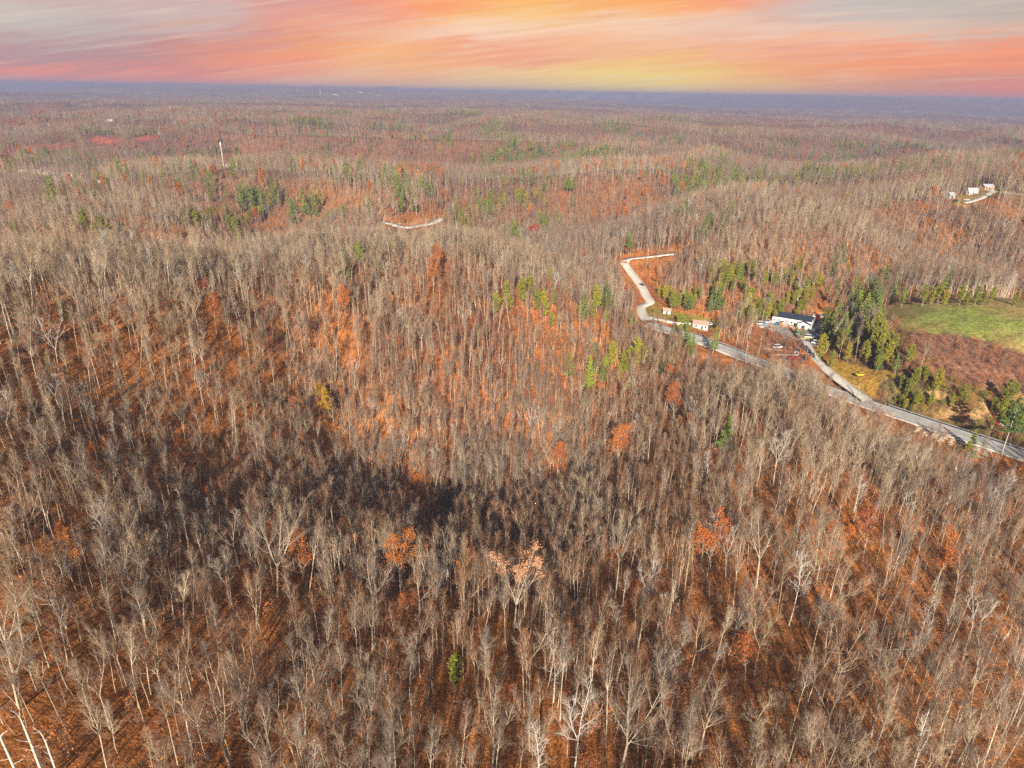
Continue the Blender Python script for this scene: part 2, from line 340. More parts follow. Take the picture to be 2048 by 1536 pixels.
M['bark'] = mat('bark', None, 0.9, hue=[(0.56, 0.46, 0.34), (0.42, 0.33, 0.24), (0.64, 0.55, 0.43), (0.48, 0.36, 0.25), (0.70, 0.62, 0.50), (0.50, 0.42, 0.32)], noise=(1.3, 0.6, 0.35, 0.7), rnd=0.12, spec=0.05)
M['twig'] = mat('twig', None, 0.9, hue=[(0.211, 0.113, 0.078), (0.273, 0.195, 0.144), (0.203, 0.094, 0.066), (0.312, 0.234, 0.172), (0.242, 0.125, 0.086), (0.281, 0.226, 0.195)], rnd=0.15, worldmix=(0.006, (0.36, 0.28, 0.205), 0.45, 0.75), spec=0.03)
M['far_shade_bark'] = mat('far_shade_bark', None, 0.9, hue=[(0.30, 0.245, 0.19), (0.22, 0.175, 0.14), (0.36, 0.30, 0.235), (0.26, 0.20, 0.15)], noise=(1.3, 0.6, 0.35, 0.7), rnd=0.15, spec=0.05)  # bark darkened for far trees, shade among the crowns put into its colour
M['tan_twig'] = mat('tan_twig', None, 0.9, hue=[(0.405, 0.308, 0.202), (0.334, 0.238, 0.154), (0.440, 0.343, 0.238), (0.326, 0.211, 0.132)], rnd=0.15, spec=0.03)
M['grey_twig'] = mat('grey_twig', None, 0.9, hue=[(0.252, 0.196, 0.159), (0.192, 0.141, 0.107), (0.296, 0.244, 0.207), (0.207, 0.130, 0.089)], rnd=0.15, spec=0.03)
M['red_twig'] = mat('red_twig', None, 0.9, hue=[(0.245, 0.119, 0.065), (0.302, 0.158, 0.086), (0.209, 0.101, 0.061), (0.317, 0.180, 0.101)], rnd=0.15, spec=0.03)
M['pale_bark'] = mat('pale_bark', (0.66, 0.61, 0.54), 0.85, noise=(2.0, 0.7, 0.4, 0.7), spec=0.05)
M['rust'] = mat('rust_leaves', None, 0.8, hue=[(0.50, 0.13, 0.03), (0.60, 0.19, 0.035), (0.40, 0.10, 0.03), (0.62, 0.24, 0.05)], noise=(0.6, 0.6, 0.4, 0.7), spec=0.05)
M['sapling'] = mat('sapling_leaves', None, 0.8, hue=[(0.45, 0.155, 0.05), (0.55, 0.20, 0.055), (0.33, 0.13, 0.06), (0.36, 0.11, 0.045)], rnd=0.15, spec=0.05)
M['gold'] = mat('golden_leaves', (0.55, 0.33, 0.035), 0.8, noise=(0.7, 0.5, 0.4, 0.7), spec=0.05)
M['peach'] = mat('peach_leaves', (0.68, 0.34, 0.19), 0.8, noise=(1.5, 0.7, 0.4, 0.7), spec=0.05)
M['red'] = mat('red_leaves', (0.45, 0.06, 0.035), 0.8, noise=(1.0, 0.6, 0.4, 0.7), spec=0.05)
M['pine'] = mat('pine_needles', None, 0.75, hue=[(0.17, 0.24, 0.045), (0.20, 0.27, 0.055), (0.27, 0.31, 0.04), (0.12, 0.19, 0.055)], noise=(0.8, 0.6, 0.4, 0.7), rnd=0.12, spec=0.1)
M['olive'] = mat('olive_needles', None, 0.75, hue=[(0.28, 0.28, 0.035), (0.20, 0.21, 0.035), (0.36, 0.31, 0.035), (0.17, 0.19, 0.035)], noise=(0.8, 0.6, 0.4, 0.7), rnd=0.12, spec=0.1)
M['asphalt'] = mat('asphalt', (0.50, 0.49, 0.475), 0.9, noise=[(0.25, 0.72, 0.4, 0.65), (3.0, 0.85, 0.4, 0.7)], spec=0.1)
M['gravel'] = mat('gravel', (0.70, 0.66, 0.58), 0.95, noise=[(0.6, 0.72, 0.4, 0.65), (5.0, 0.8, 0.4, 0.7)], spec=0.05)
M['paint'] = mat('road_paint', (0.75, 0.74, 0.70), 0.8, noise=(1.5, 0.6, 0.45, 0.7))
M['yellow_paint'] = mat('yellow_paint', (0.62, 0.42, 0.10), 0.8, noise=(1.5, 0.6, 0.45, 0.7))
M['white_metal'] = mat('white_metal', (0.78, 0.78, 0.77), 0.5, noise=(0.8, 0.86, 0.4, 0.7))
M['dark_roof'] = mat('dark_roof', (0.035, 0.05, 0.075), 0.5, noise=(0.7, 0.7, 0.4, 0.7))
M['salmon_roof'] = mat('salmon_roof', (0.52, 0.32, 0.25), 0.7, noise=(0.8, 0.8, 0.4, 0.7))
M['grey_roof'] = mat('grey_roof', (0.42, 0.44, 0.47), 0.6, noise=(0.8, 0.8, 0.4, 0.7))
M['tan_roof'] = mat('tan_roof', (0.55, 0.36, 0.20), 0.6, noise=(0.8, 0.8, 0.4, 0.7))
M['glass'] = mat('window_glass', (0.03, 0.04, 0.05), 0.15, spec=0.5)
M['wood'] = mat('pole_wood', (0.34, 0.25, 0.17), 0.9, noise=(2, 0.7, 0.4, 0.7))
M['steel'] = mat('galvanised_steel', (0.45, 0.46, 0.47), 0.5, metal=0.4)
M['rubber'] = mat('rubber', (0.02, 0.02, 0.02), 0.8)
M['rock'] = mat('rock', (0.47, 0.38, 0.28), 0.95, noise=(2, 0.6, 0.4, 0.7))
M['brick'] = mat('foundation', (0.32, 0.30, 0.28), 0.9)
for k, c in dict(white=(0.78, 0.78, 0.77), silver=(0.45, 0.48, 0.52), red=(0.45, 0.03, 0.03), blue=(0.06, 0.16, 0.38), dark=(0.03, 0.035, 0.05), pale_blue=(0.35, 0.48, 0.62), yellow=(0.72, 0.52, 0.03), green=(0.05, 0.12, 0.08), orange=(0.75, 0.18, 0.04)).items():
    M['car_'+k] = mat('car_paint_'+k, c, 0.3, spec=0.5)

# ------------------------------------------------------------------ object helpers
def tag(o, label=None, cat=None, group=None, kind=None):
    if label: o['label'] = label
    if cat: o['category'] = cat
    if group: o['group'] = group
    if kind: o['kind'] = kind
    return o
def mesh_from(name, V, Fc, mats, mi=None, smooth_=False):
    me = bpy.data.meshes.new(name)
    V = np.asarray(V, np.float32).reshape(-1, 3)
    if isinstance(Fc, np.ndarray):
        n, k = Fc.shape
        me.vertices.add(len(V)); me.vertices.foreach_set('co', V.ravel())
        me.loops.add(n*k); me.loops.foreach_set('vertex_index', Fc.astype(np.int32).ravel())
        me.polygons.add(n); me.polygons.foreach_set('loop_start', np.arange(0, n*k, k, dtype=np.int32)); me.polygons.foreach_set('loop_total', np.full(n, k, np.int32))
        me.update(calc_edges=True)
    else: me.from_pydata([tuple(map(float, v)) for v in V], [], Fc)
    for m in mats: me.materials.append(m)
    if mi is not None: me.polygons.foreach_set('material_index', np.asarray(mi, np.int32))
    if smooth_: me.polygons.foreach_set('use_smooth', np.ones(len(me.polygons), bool))
    me.update(); return me
def obj(name, me, parent=None, loc=None, rz=None):
    o = bpy.data.objects.new(name, me); COL.objects.link(o)
    if parent is not None: o.parent = parent
    if loc is not None: o.location = loc
    if rz is not None: o.rotation_euler = (0, 0, rz)
    return o
class MB:
    def __init__(s): s.V = []; s.F = []; s.M = []
    def add(s, V, Fs, m=0):
        b = len(s.V); s.V += [tuple(v) for v in V]; s.F += [tuple(b+i for i in f) for f in Fs]; s.M += [m]*len(Fs)
    def box(s, x0, x1, y0, y1, z0, z1, m=0):
        s.add([(x0,y0,z0),(x1,y0,z0),(x1,y1,z0),(x0,y1,z0),(x0,y0,z1),(x1,y0,z1),(x1,y1,z1),(x0,y1,z1)], [(0,3,2,1),(4,5,6,7),(0,1,5,4),(1,2,6,5),(2,3,7,6),(3,0,4,7)], m)
    def tube(s, P, Rr, n=6, m=0, cap=True):
        P = [np.asarray(p, float) for p in P]; b = len(s.V)
        for i, p in enumerate(P):
            d = (P[min(i+1, len(P)-1)]-P[max(i-1, 0)]); d = d/(np.linalg.norm(d)+1e-9)
            a = np.cross(d, (0, 0, 1) if abs(d[2]) < 0.9 else (1, 0, 0)); a /= np.linalg.norm(a); c = np.cross(d, a)
            for k in range(n):
                t = 2*math.pi*k/n; s.V.append(tuple(p+Rr[i]*(a*math.cos(t)+c*math.sin(t))))
        for i in range(len(P)-1):
            for k in range(n):
                k2 = (k+1) % n; s.F.append((b+i*n+k, b+i*n+k2, b+(i+1)*n+k2, b+(i+1)*n+k)); s.M.append(m)
        if cap:
            s.F.append(tuple(b+k for k in range(n))[::-1]); s.M.append(m)
            s.F.append(tuple(b+(len(P)-1)*n+k for k in range(n))); s.M.append(m)
    def mesh(s, name, mats): return mesh_from(name, s.V, s.F, mats, s.M)

# ------------------------------------------------------------------ ground sheet
def litter(x, y):
    """base colour of the ground cover, linear rgb"""
    n1 = fbm(x/45, y/45, 4, 11); n2 = fbm(x/14, y/14, 3, 21); n3 = fbm(x/160, y/160, 3, 31)
    brown = np.array([0.27, 0.135, 0.065]); orange = np.array([0.54, 0.20, 0.058]); dark = np.array([0.11, 0.065, 0.045]); tan = np.array([0.36, 0.20, 0.105])
    wo = smooth(-0.25, 0.35, n1+0.5*n2+0.25)[:, None]; wd = smooth(0.15, 0.6, -n1+0.5*n3)[:, None]; wt = smooth(0.1, 0.5, n3-0.3*n2)[:, None]
    c = brown*(1-wo)+orange*wo; c = c*(1-wd*0.6)+dark*wd*0.6; c = c*(1-wt*0.35)+tan*wt*0.35
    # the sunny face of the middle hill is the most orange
    return c
def cover(x, y):
    c = litter(x, y)
    d = np.hypot(x, y)
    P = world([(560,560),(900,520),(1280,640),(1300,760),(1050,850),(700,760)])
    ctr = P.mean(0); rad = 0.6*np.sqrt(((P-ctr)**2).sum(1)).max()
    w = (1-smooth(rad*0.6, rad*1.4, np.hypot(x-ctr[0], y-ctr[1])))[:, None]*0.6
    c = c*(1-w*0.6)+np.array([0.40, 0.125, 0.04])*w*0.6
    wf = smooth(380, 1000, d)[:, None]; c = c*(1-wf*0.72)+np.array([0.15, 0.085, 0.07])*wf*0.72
    n = fbm(x/9, y/9, 4, 61)[:, None]; nb = fbm(x/35, y/35, 3, 71)[:, None]
    def put(nm, a, b, k=1.0, soft=3.0):
        jx = x+soft*fbm(x/7, y/7, 2, 81); jy = y+soft*fbm(x/7, y/7, 2, 91)
        m = inpoly(jx, jy, CLEAR[nm]); t = smooth(-0.4, 0.4, n+nb*0.6)
        col = np.array(a)*(1-t)+np.array(b)*t
        c[m] = c[m]*(1-k)+col[m]*k
    rb_ = inpoly(x+4*fbm(x/9, y/9, 2, 81), y+4*fbm(x/9, y/9, 2, 91), world([Z4(*p) for p in [(600,200),(2150,100),(2200,1350),(1700,1290),(1100,1050),(700,900),(450,780),(250,560),(560,600)]]))
    tb_ = smooth(-0.4, 0.4, n+nb*0.6); cb_ = np.array((0.22, 0.13, 0.06))*(1-tb_)+np.array((0.36, 0.19, 0.08))*tb_; c[rb_] = cb_[rb_]
    put('scrub', (0.20, 0.10, 0.07), (0.34, 0.165, 0.10)); put('bank', (0.13, 0.11, 0.045), (0.27, 0.16, 0.06)); put('road_bank', (0.42, 0.14, 0.05), (0.5, 0.2, 0.07))
    put('junkyard', (0.22, 0.11, 0.07), (0.38, 0.2, 0.13)); put('verge', (0.44, 0.27, 0.055), (0.5, 0.24, 0.06)); put('house_lawn', (0.32, 0.24, 0.06), (0.48, 0.21, 0.07))
    put('cut', (0.5, 0.2, 0.08), (0.6, 0.3, 0.15)); put('farm', (0.38, 0.25, 0.07), (0.52, 0.3, 0.1)); put('dirt', (0.66, 0.44, 0.2), (0.5, 0.3, 0.13), 1, 5)
    put('red_field', (0.5, 0.14, 0.09), (0.4, 0.12, 0.08)); put('red_pasture', (0.46, 0.14, 0.09), (0.4, 0.12, 0.08)); put('red_slope', (0.36, 0.1, 0.07), (0.3, 0.1, 0.08)); put('hamlet', (0.36, 0.24, 0.13), (0.45, 0.3, 0.17)); put('tower_pad', (0.34, 0.22, 0.13), (0.38, 0.27, 0.17))
    put('lot', (0.50, 0.46, 0.41), (0.36, 0.31, 0.27), 1, 1.5)
    # hilltop field: green in the middle, tan towards its rim
    m = inpoly(x+3*fbm(x/7, y/7, 2, 81), y+3*fbm(x/7, y/7, 2, 91), CLEAR['field'])
    g0 = march(1930, 640); g = np.exp(-(((x-g0[0])/30)**2+((y-g0[1])/30)**2))[:, None]
    t = smooth(0.3, 0.95, g+0.6*n+0.6*nb)*0.85; tt = smooth(-0.5, 0.5, n*0.8+nb)
    fld = (np.array([0.33, 0.27, 0.085])*(1-tt)+np.array([0.46, 0.31, 0.13])*tt)*(1-t)+np.array([0.29, 0.36, 0.07])*t
    c[m] = fld[m]
    return c
def build_ground():
    fine = np.radians(np.arange(-52, 52.01, 0.22)); coarse = np.radians(np.arange(57, 304, 6.0))
    th = np.concatenate([fine, coarse]); nth = len(th)
    rr = [12.0]
    while rr[-1] < 15000: rr.append(rr[-1]*(1.0052 if 60 < rr[-1] < 6000 else 1.012))
    rr = np.array(rr); nr = len(rr)
    T, Rr = np.meshgrid(th, rr); x = (Rr*np.sin(T)).ravel(); y = (Rr*np.cos(T)).ravel()
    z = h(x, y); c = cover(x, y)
    V = np.stack([x, y, z], 1); V = np.vstack([V, [[0, 0, float(z[:nth].mean())]]])
    i = np.arange(nr-1)[:, None]; j = np.arange(nth)[None]; j2 = (j+1) % nth
    Fq = np.stack([i*nth+j, i*nth+j2, (i+1)*nth+j2, (i+1)*nth+j], -1).reshape(-1, 4)[:, ::-1]
    tri = [(nr*nth, (k+1) % nth, k) for k in range(nth)]
    me = bpy.data.meshes.new('ground'); n = len(Fq); nt_ = len(tri)
    me.vertices.add(len(V)); me.vertices.foreach_set('co', V.astype(np.float32).ravel())
    li = np.concatenate([Fq.ravel(), np.array(tri).ravel()]).astype(np.int32)
    me.loops.add(len(li)); me.loops.foreach_set('vertex_index', li); me.polygons.add(n+nt_)
    me.polygons.foreach_set('loop_start', np.concatenate([np.arange(n)*4, n*4+np.arange(nt_)*3]).astype(np.int32))
    me.polygons.foreach_set('loop_total', np.concatenate([np.full(n, 4), np.full(nt_, 3)]).astype(np.int32))
    me.update(calc_edges=True); me.polygons.foreach_set('use_smooth', np.ones(n+nt_, bool))
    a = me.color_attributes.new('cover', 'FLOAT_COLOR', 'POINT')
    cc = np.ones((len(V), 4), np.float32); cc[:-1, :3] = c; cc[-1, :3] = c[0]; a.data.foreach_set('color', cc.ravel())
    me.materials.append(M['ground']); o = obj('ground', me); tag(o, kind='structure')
    return o
build_ground()
def ribbon(name, c, zc, off0, off1, lift, material, s0=0, s1=None, thick=0.0):
    c = c[s0:s1]; zc = zc[s0:s1]
    d = np.gradient(c, axis=0); d /= np.linalg.norm(d, axis=1)[:, None]; nrm = np.stack([d[:, 1], -d[:, 0]], 1)
    a = c+nrm*off0; b = c+nrm*off1; n = len(c)
    V = np.concatenate([np.column_stack([a, zc+lift]), np.column_stack([b, zc+lift]), np.column_stack([a-nrm*0.3, zc-0.7]), np.column_stack([b+nrm*0.3, zc-0.7])])
    i = np.arange(n-1)
    Fq = np.concatenate([np.stack([i, i+1, n+i+1, n+i], 1)[:, ::-1], np.stack([i, i+1, 2*n+i+1, 2*n+i], 1), np.stack([n+i, n+i+1, 3*n+i+1, 3*n+i], 1)[:, ::-1]]) if thick else np.stack([i, i+1, n+i+1, n+i], 1)[:, ::-1]
    return mesh_from(name, V, Fq, [material])
for nm, c, zc, hw, kd in ROADS:
    if nm == 'driveway':
        t = smooth(0, 40, np.arange(len(zc))*3.0); zc = zc*t+LOTZ*(1-t)
    jl = 0.06
    if nm == 'main_road':
        o = obj('gravel_shoulder', ribbon('gravel_shoulder', c, zc, -hw, hw, 0.02, M['gravel'], thick=1)); tag(o, kind='structure')
        o = obj('road', ribbon('road', c, zc, -hw+1.1, hw-1.1, 0.05, M['asphalt'])); tag(o, kind='structure')
        for nn, of in (('edge_line', -3.75), ('edge_line', 3.75)):
            o = obj(nn, ribbon(nn, c, zc, of-0.09, of+0.09, 0.055, M['paint'])); tag(o, kind='structure')
        for of in (-0.15, 0.15):
            o = obj('centre_line', ribbon('centre_line', c, zc, of-0.07, of+0.07, 0.055, M['yellow_paint'])); tag(o, kind='structure')
    else:
        o = obj(nm, ribbon(nm, c, zc, -hw, hw, jl, M['gravel'], thick=1)); tag(o, kind='structure')
# ------------------------------------------------------------------ tree builders
def nrm(a): return a/(np.linalg.norm(a)+1e-9)
class TB:
    """collects tapered tubes; m = material index"""
    def __init__(s): s.V = []; s.F = []; s.M = []; s.n = 0
    def tube(s, P, Rr, n, m):
        P = np.asarray(P); k = len(P); b = s.n
        d = np.empty_like(P); d[1:-1] = P[2:]-P[:-2] if k > 2 else 0; d[0] = P[1]-P[0]; d[-1] = P[-1]-P[-2]
        d /= np.linalg.norm(d, axis=1)[:, None]+1e-9
        ref = np.where(np.abs(d[:, 2:3]) < 0.9, np.array([[0, 0, 1.0]]), np.array([[1.0, 0, 0]]))
        a = np.cross(d, ref); a /= np.linalg.norm(a, axis=1)[:, None]+1e-9; c = np.cross(d, a)
        t = np.arange(n)*2*math.pi/n
        last = Rr[-1] < 1e-4; kk = k-1 if last else k
        R_ = np.asarray(Rr)[:kk, None, None]
        V = P[:kk, None]+R_*(a[:kk, None]*np.cos(t)[None, :, None]+c[:kk, None]*np.sin(t)[None, :, None])
        s.V.append(V.reshape(-1, 3)); s.n += kk*n
        for i in range(kk-1):
            for j in range(n):
                j2 = (j+1) % n; p, q, r_, w = b+i*n+j, b+i*n+j2, b+(i+1)*n+j2, b+(i+1)*n+j
                s.F += [(p, q, r_), (p, r_, w)]; s.M += [m, m]
        if last:
            s.V.append(P[-1:]); e = s.n; s.n += 1
            for j in range(n): s.F.append((b+(kk-1)*n+j, b+(kk-1)*n+(j+1) % n, e)); s.M.append(m)
    def leaf(s, C, size, rng, m, flat=0.0):
        """many small two-sided leaf quads (as two triangles) around the centres C"""
        k = len(C); a = rng.normal(size=(k, 3)); a /= np.linalg.norm(a, axis=1)[:, None]; b_ = rng.normal(size=(k, 3))
        if flat: a[:, 2] *= (1-flat); b_[:, 2] *= (1-flat)
        b_ = np.cross(a, b_); b_ /= np.linalg.norm(b_, axis=1)[:, None]+1e-9
        if flat: b_ = np.cross(np.cross(a, b_)*[0.3, 0.3, 1], a); b_ /= np.linalg.norm(b_, axis=1)[:, None]+1e-9
        sz = size*rng.uniform(0.6, 1.3, (k, 1))
        V = np.stack([C-a*sz*0.8, C+b_*sz*0.45, C+a*sz*0.8, C-b_*sz*0.45], 1).reshape(-1, 3); b = s.n
        s.V.append(V); s.n += 4*k
        for i in range(k):
            q = b+4*i; s.F += [(q, q+1, q+2), (q, q+2, q+3)]; s.M += [m, m]
    def mesh(s, name, mats):
        return mesh_from(name, np.vstack(s.V), np.array(s.F, np.int32), mats, s.M)
def path(rng, p, d, L, k, wob, trop):
    P = [np.array(p, float)]; d = nrm(np.array(d, float))
    for i in range(k):
        d = nrm(d+rng.normal(size=3)*wob+np.array([0, 0, trop]))
        P.append(P[-1]+d*L/k)
    return np.array(P), d
def along(P, t):
    k = len(P)-1; f = min(t*k, k-1e-6); i = int(f); return P[i]+(P[i+1]-P[i])*(f-i), nrm(P[i+1]-P[i])
def side(rng, d, ang, phi):
    ref = np.array([0, 0, 1.0]) if abs(d[2]) < 0.95 else np.array([1.0, 0, 0])
    a = nrm(np.cross(d, ref)); c = np.cross(d, a)
    return nrm(d*math.cos(ang)+(a*math.cos(phi)+c*math.sin(phi))*math.sin(ang))
def bare_tree(seed, H=22, r=0.2, bole=0.5, nl=12, ll=5.0, ang=45, fork=1, lean=0.03, dens=1.0, lod=0, trop=0.22, leaf=None, twig_r=1.0, leafp=1.0):
    """returns (trunk TB, crown TB)"""
    rng = np.random.default_rng(seed); T = TB(); C = TB()
    tips = []
    ld = nrm(np.array([rng.normal()*lean, rng.normal()*lean, 1]))
    base, d = path(rng, (0, 0, -0.6), ld, H*bole+0.6, 5 if lod == 0 else 3, 0.025, 0.01)
    r0_ = r; r = r*(0.76 if r < 0.24 else 0.9)
    T.tube(base, np.linspace(r*1.15, r*0.78, len(base)), 6 if lod == 0 else 4, 0)
    leaders = []
    for f in range(fork):
        dd = side(rng, d, R(0 if fork == 1 else rng.uniform(14, 30)), 2*math.pi*f/fork+rng.uniform(0, 1))
        P, _ = path(rng, base[-1], dd, H*(1-bole)*rng.uniform(0.9, 1.05), 6 if lod == 0 else 4, 0.07, 0.06)
        leaders.append(P); C.tube(P, np.linspace(r*0.78/math.sqrt(fork), 0.025, len(P)), 5 if lod == 0 else 3, 0)
    k1 = max(3, int(nl/fork)); ga = rng.uniform(0, 6)
    for P in leaders:
        for i in range(k1):
            t = (i+0.5)/k1*0.95; p, dl = along(P, t); ga += 2.4
            Lb = ll*(1-0.62*t)*rng.uniform(0.7, 1.2); rb = r*0.42*(1-0.6*t)/math.sqrt(fork)*Lb/ll+0.02
            B, _ = path(rng, p, side(rng, dl, R(ang*rng.uniform(0.7, 1.2)*(1-0.35*t)), ga), Lb, 4 if lod == 0 else 2, 0.10, trop)
            C.tube(B, np.linspace(rb, 0.02, len(B)), 4 if lod == 0 else 3, 0)
            n2 = max(2, int((5+Lb)*dens*(1 if lod == 0 else 0.6)))
            for j in range(n2):
                t2 = 0.2+0.8*(j+rng.uniform(0, 1))/n2; q, d2 = along(B, min(t2, 0.999))
                L2 = Lb*0.42*(1.15-0.5*t2)*rng.uniform(0.7, 1.3); S, _ = path(rng, q, side(rng, d2, R(rng.uniform(22, 55)), rng.uniform(0, 6.28)), L2, 2, 0.12, trop)
                C.tube(S, [0.028*twig_r, 0.018*twig_r, 0.009*twig_r] if lod == 0 else [0.042*twig_r, 0.026*twig_r, 0.0], 3, 1)
                n3 = int(7*dens) if lod == 0 else int(4*dens)
                for k in range(n3):
                    t3 = 0.15+0.85*(k+rng.uniform(0, 1))/n3; w, d3 = along(S, min(t3, 0.999))
                    L3 = rng.uniform(0.7, 1.5)*(1 if lod == 0 else 1.25); W, _ = path(rng, w, side(rng, d3, R(rng.uniform(15, 50)), rng.uniform(0, 6.28)), L3, 1, 0.05, trop*0.8)
                    C.tube(W, [0.0115*twig_r*(1 if lod == 0 else 1.7), 0.0], 3, 1); tips.append(W[0]+(W[1]-W[0])*0.6); tips.append(W[1])
                    if lod == 0:
                        for q4 in range(1):
                            e, d4 = along(W, rng.uniform(0.2, 0.9)); X, _ = path(rng, e, side(rng, d4, R(rng.uniform(20, 50)), rng.uniform(0, 6.28)), rng.uniform(0.4, 0.8), 1, 0, trop*0.5)
                            C.tube(X, [0.010*twig_r, 0.0], 3, 1)
    # a few short dead snags on the bole
    if lod == 0:
        for i in range(4):
            t = rng.uniform(0.45, 0.95); p, dl = along(base, t); B, _ = path(rng, p, side(rng, dl, R(70), rng.uniform(0, 6.28)), rng.uniform(0.6, 2.0), 2, 0.1, 0.1)
            C.tube(B, [0.045, 0.03, 0.0], 3, 1)
    if leaf:
        n, size, m = leaf; tips = np.array(tips); idx = rng.integers(0, len(tips), n)
        sel = tips[idx]
        if leafp < 1: # leaves only on the outer top of the crown
            zc = np.quantile(tips[:, 2], 1-leafp); sel = sel[sel[:, 2] > zc]
        C.leaf(sel+rng.normal(size=(len(sel), 3))*0.28, size, rng, m)
    return T, C
def conifer(seed, H=20, rad=3.2, bole=0.2, n=46, size=0.42, irr=0.25, shape='cone', lod=0, mi=1, per=1.0):
    rng = np.random.default_rng(seed); T = TB(); C = TB()
    P, _ = path(rng, (0, 0, -0.6), (rng.normal()*0.02, rng.normal()*0.02, 1), H+0.4, 5, 0.012, 0.02)
    T.tube(P, np.linspace(H*0.011, 0.02, len(P)), 5, 0)
    ga = 0
    for i in range(n):
        t = bole+(1-bole)*(i+rng.uniform(0, 1))/n; p, _ = along(P, min(t, 0.995)); u = (t-bole)/(1-bole); ga += 2.4+rng.normal()*0.3
        if shape == 'cone': L0 = rad*(1-u)**0.8+0.35
        else: L0 = rad*math.sqrt(max(0.04, 1-(2*u-0.75)**2/1.6))
        L0 *= rng.uniform(1-irr, 1+irr*0.8)
        d = side(rng, np.array([0, 0, 1.0]), R(rng.uniform(70, 95) if shape == 'cone' else rng.uniform(40, 80)), ga)
        B, _ = path(rng, p, d, L0, 3, 0.07, 0.10)
        if lod == 0: C.tube(B, np.linspace(0.06, 0.015, 4), 3, 0)
        k = max(4, int(L0*(26 if lod == 0 else 7)*per)); tt = rng.uniform(0.22, 1.0, k)**0.7
        Cc = np.array([along(B, min(a, 0.999))[0] for a in tt]); w = 0.30*L0*(1-0.55*tt)[:, None]
        C.leaf(Cc+rng.normal(size=(k, 3))*w*np.array([0.8, 0.8, 0.28 if shape == 'cone' else 0.6]), size*(1 if lod == 0 else 1.9), rng, mi, flat=0.5 if shape == 'cone' else 0.0)
    k = 20; C.leaf(P[-1]+rng.normal(size=(k, 3))*[0.15, 0.15, 0.6], size, rng, mi)
    return T, C
BT = [M['bark'], M['twig'], M['rust'], M['sapling'], M['peach'], M['red']]
BTP = [M['pale_bark'], M['pale_bark']]
SRC = {}   # kind name -> list of (trunk mesh, crown mesh, joined mesh, height, look)
def joined(name, T, C, mats):
    J = TB(); J.V = T.V+C.V; J.F = [tuple(f) for f in T.F]+[(a+T.n, b+T.n, c+T.n) for a, b, c in C.F]; J.M = T.M+C.M; J.n = T.n+C.n
    return J.mesh(name, mats)
def reg(kind, T, C, mats, H, look):
    SRC.setdefault(kind, []).append((T.mesh(kind+'_trunk', mats), C.mesh(kind+'_crown', mats), joined(kind, T, C, mats), H, look))
reg('bare', *bare_tree(11, 23, 0.18, 0.52, 14, 4.3, 40), BT, 23, 'tall straight bare tree with a narrow brush of twigs')
reg('bare', *bare_tree(12, 21, 0.15, 0.57, 11, 3.6, 38), BT, 21, 'slender bare tree with a small high crown')
reg('bare', *bare_tree(13, 22, 0.21, 0.42, 16, 5.8, 50, fork=2), BT, 22, 'forked bare tree with a rounded twiggy crown')
reg('bare', *bare_tree(14, 21, 0.26, 0.36, 21, 7.2, 55, fork=3, trop=0.16), BT, 21, 'broad bare tree with heavy spreading limbs')
reg('bare', *bare_tree(15, 24, 0.20, 0.55, 13, 4.2, 42, lean=0.12), BT, 24, 'leaning bare tree with a swept crown')
reg('bare', *bare_tree(16, 18, 0.12, 0.5, 10, 3.0, 34), BT, 18, 'thin bare pole tree with sparse upright twigs')
reg('bare', *bare_tree(17, 22, 0.22, 0.44, 16, 6.0, 52, fork=2, trop=0.3), BT, 22, 'vase-shaped bare tree with upswept limbs')
reg('bare', *bare_tree(18, 20, 0.17, 0.38, 18, 4.8, 50), BT, 20, 'dense bare tree with an oval crown')
reg('pale', *bare_tree(21, 21, 0.22, 0.4, 14, 5.8, 52, fork=2, dens=0.85, trop=0.12), BTP, 21, 'white-barked bare tree with crooked open limbs')
reg('pale', *bare_tree(22, 20, 0.16, 0.38, 20, 3.2, 60, dens=0.7, trop=0.08), BTP, 20, 'white-barked bare tree with short side branches')
reg('snag', *bare_tree(23, 14, 0.2, 0.75, 4, 1.6, 60, dens=0.15, trop=0.0), BTP, 14, 'broken white snag with stubs of branches')
reg('rust', *bare_tree(31, 18, 0.2, 0.35, 14, 5.2, 52, fork=2, leaf=(2700, 0.25, 2)), BT, 18, 'rust-orange oak still in leaf')
reg('rust', *bare_tree(32, 15, 0.16, 0.28, 14, 4.4, 50, leaf=(2000, 0.24, 2)), BT, 15, 'small orange tree still in leaf')
reg('gold', *bare_tree(35, 15, 0.18, 0.2, 15, 4.8, 52, fork=2, leaf=(5200, 0.25, 2)), [M['bark'], M['twig'], M['gold']], 15, 'golden tree')
reg('peach', *bare_tree(33, 25, 0.28, 0.36, 26, 6.6, 46, fork=4, leaf=(5200, 0.24, 4), leafp=0.45), BT, 25, 'great oak')
reg('red', *bare_tree(34, 15, 0.2, 0.22, 16, 5.8, 55, fork=3, leaf=(6500, 0.26, 5)), BT, 15, 'deep red round-crowned tree')
PM = [M['bark'], M['pine']]; OM = [M['bark'], M['olive']]
reg('pine', *conifer(41, 21, 3.6, 0.25, 50, 0.5), PM, 21, 'tall green pine with layered boughs')
reg('pine', *conifer(42, 18, 3.3, 0.12, 50, 0.5), PM, 18, 'green cone-shaped pine')
reg('pine', *conifer(43, 22, 4.0, 0.42, 34, 0.5, irr=0.5), PM, 22, 'ragged green pine on a bare bole')
reg('olive', *conifer(44, 14, 2.6, 0.25, 40, 0.42, shape='round'), OM, 14, 'olive-green pine with a rounded crown')
reg('olive', *conifer(45, 11, 2.0, 0.12, 36, 0.40, shape='round'), OM, 11, 'small yellow-green evergreen')
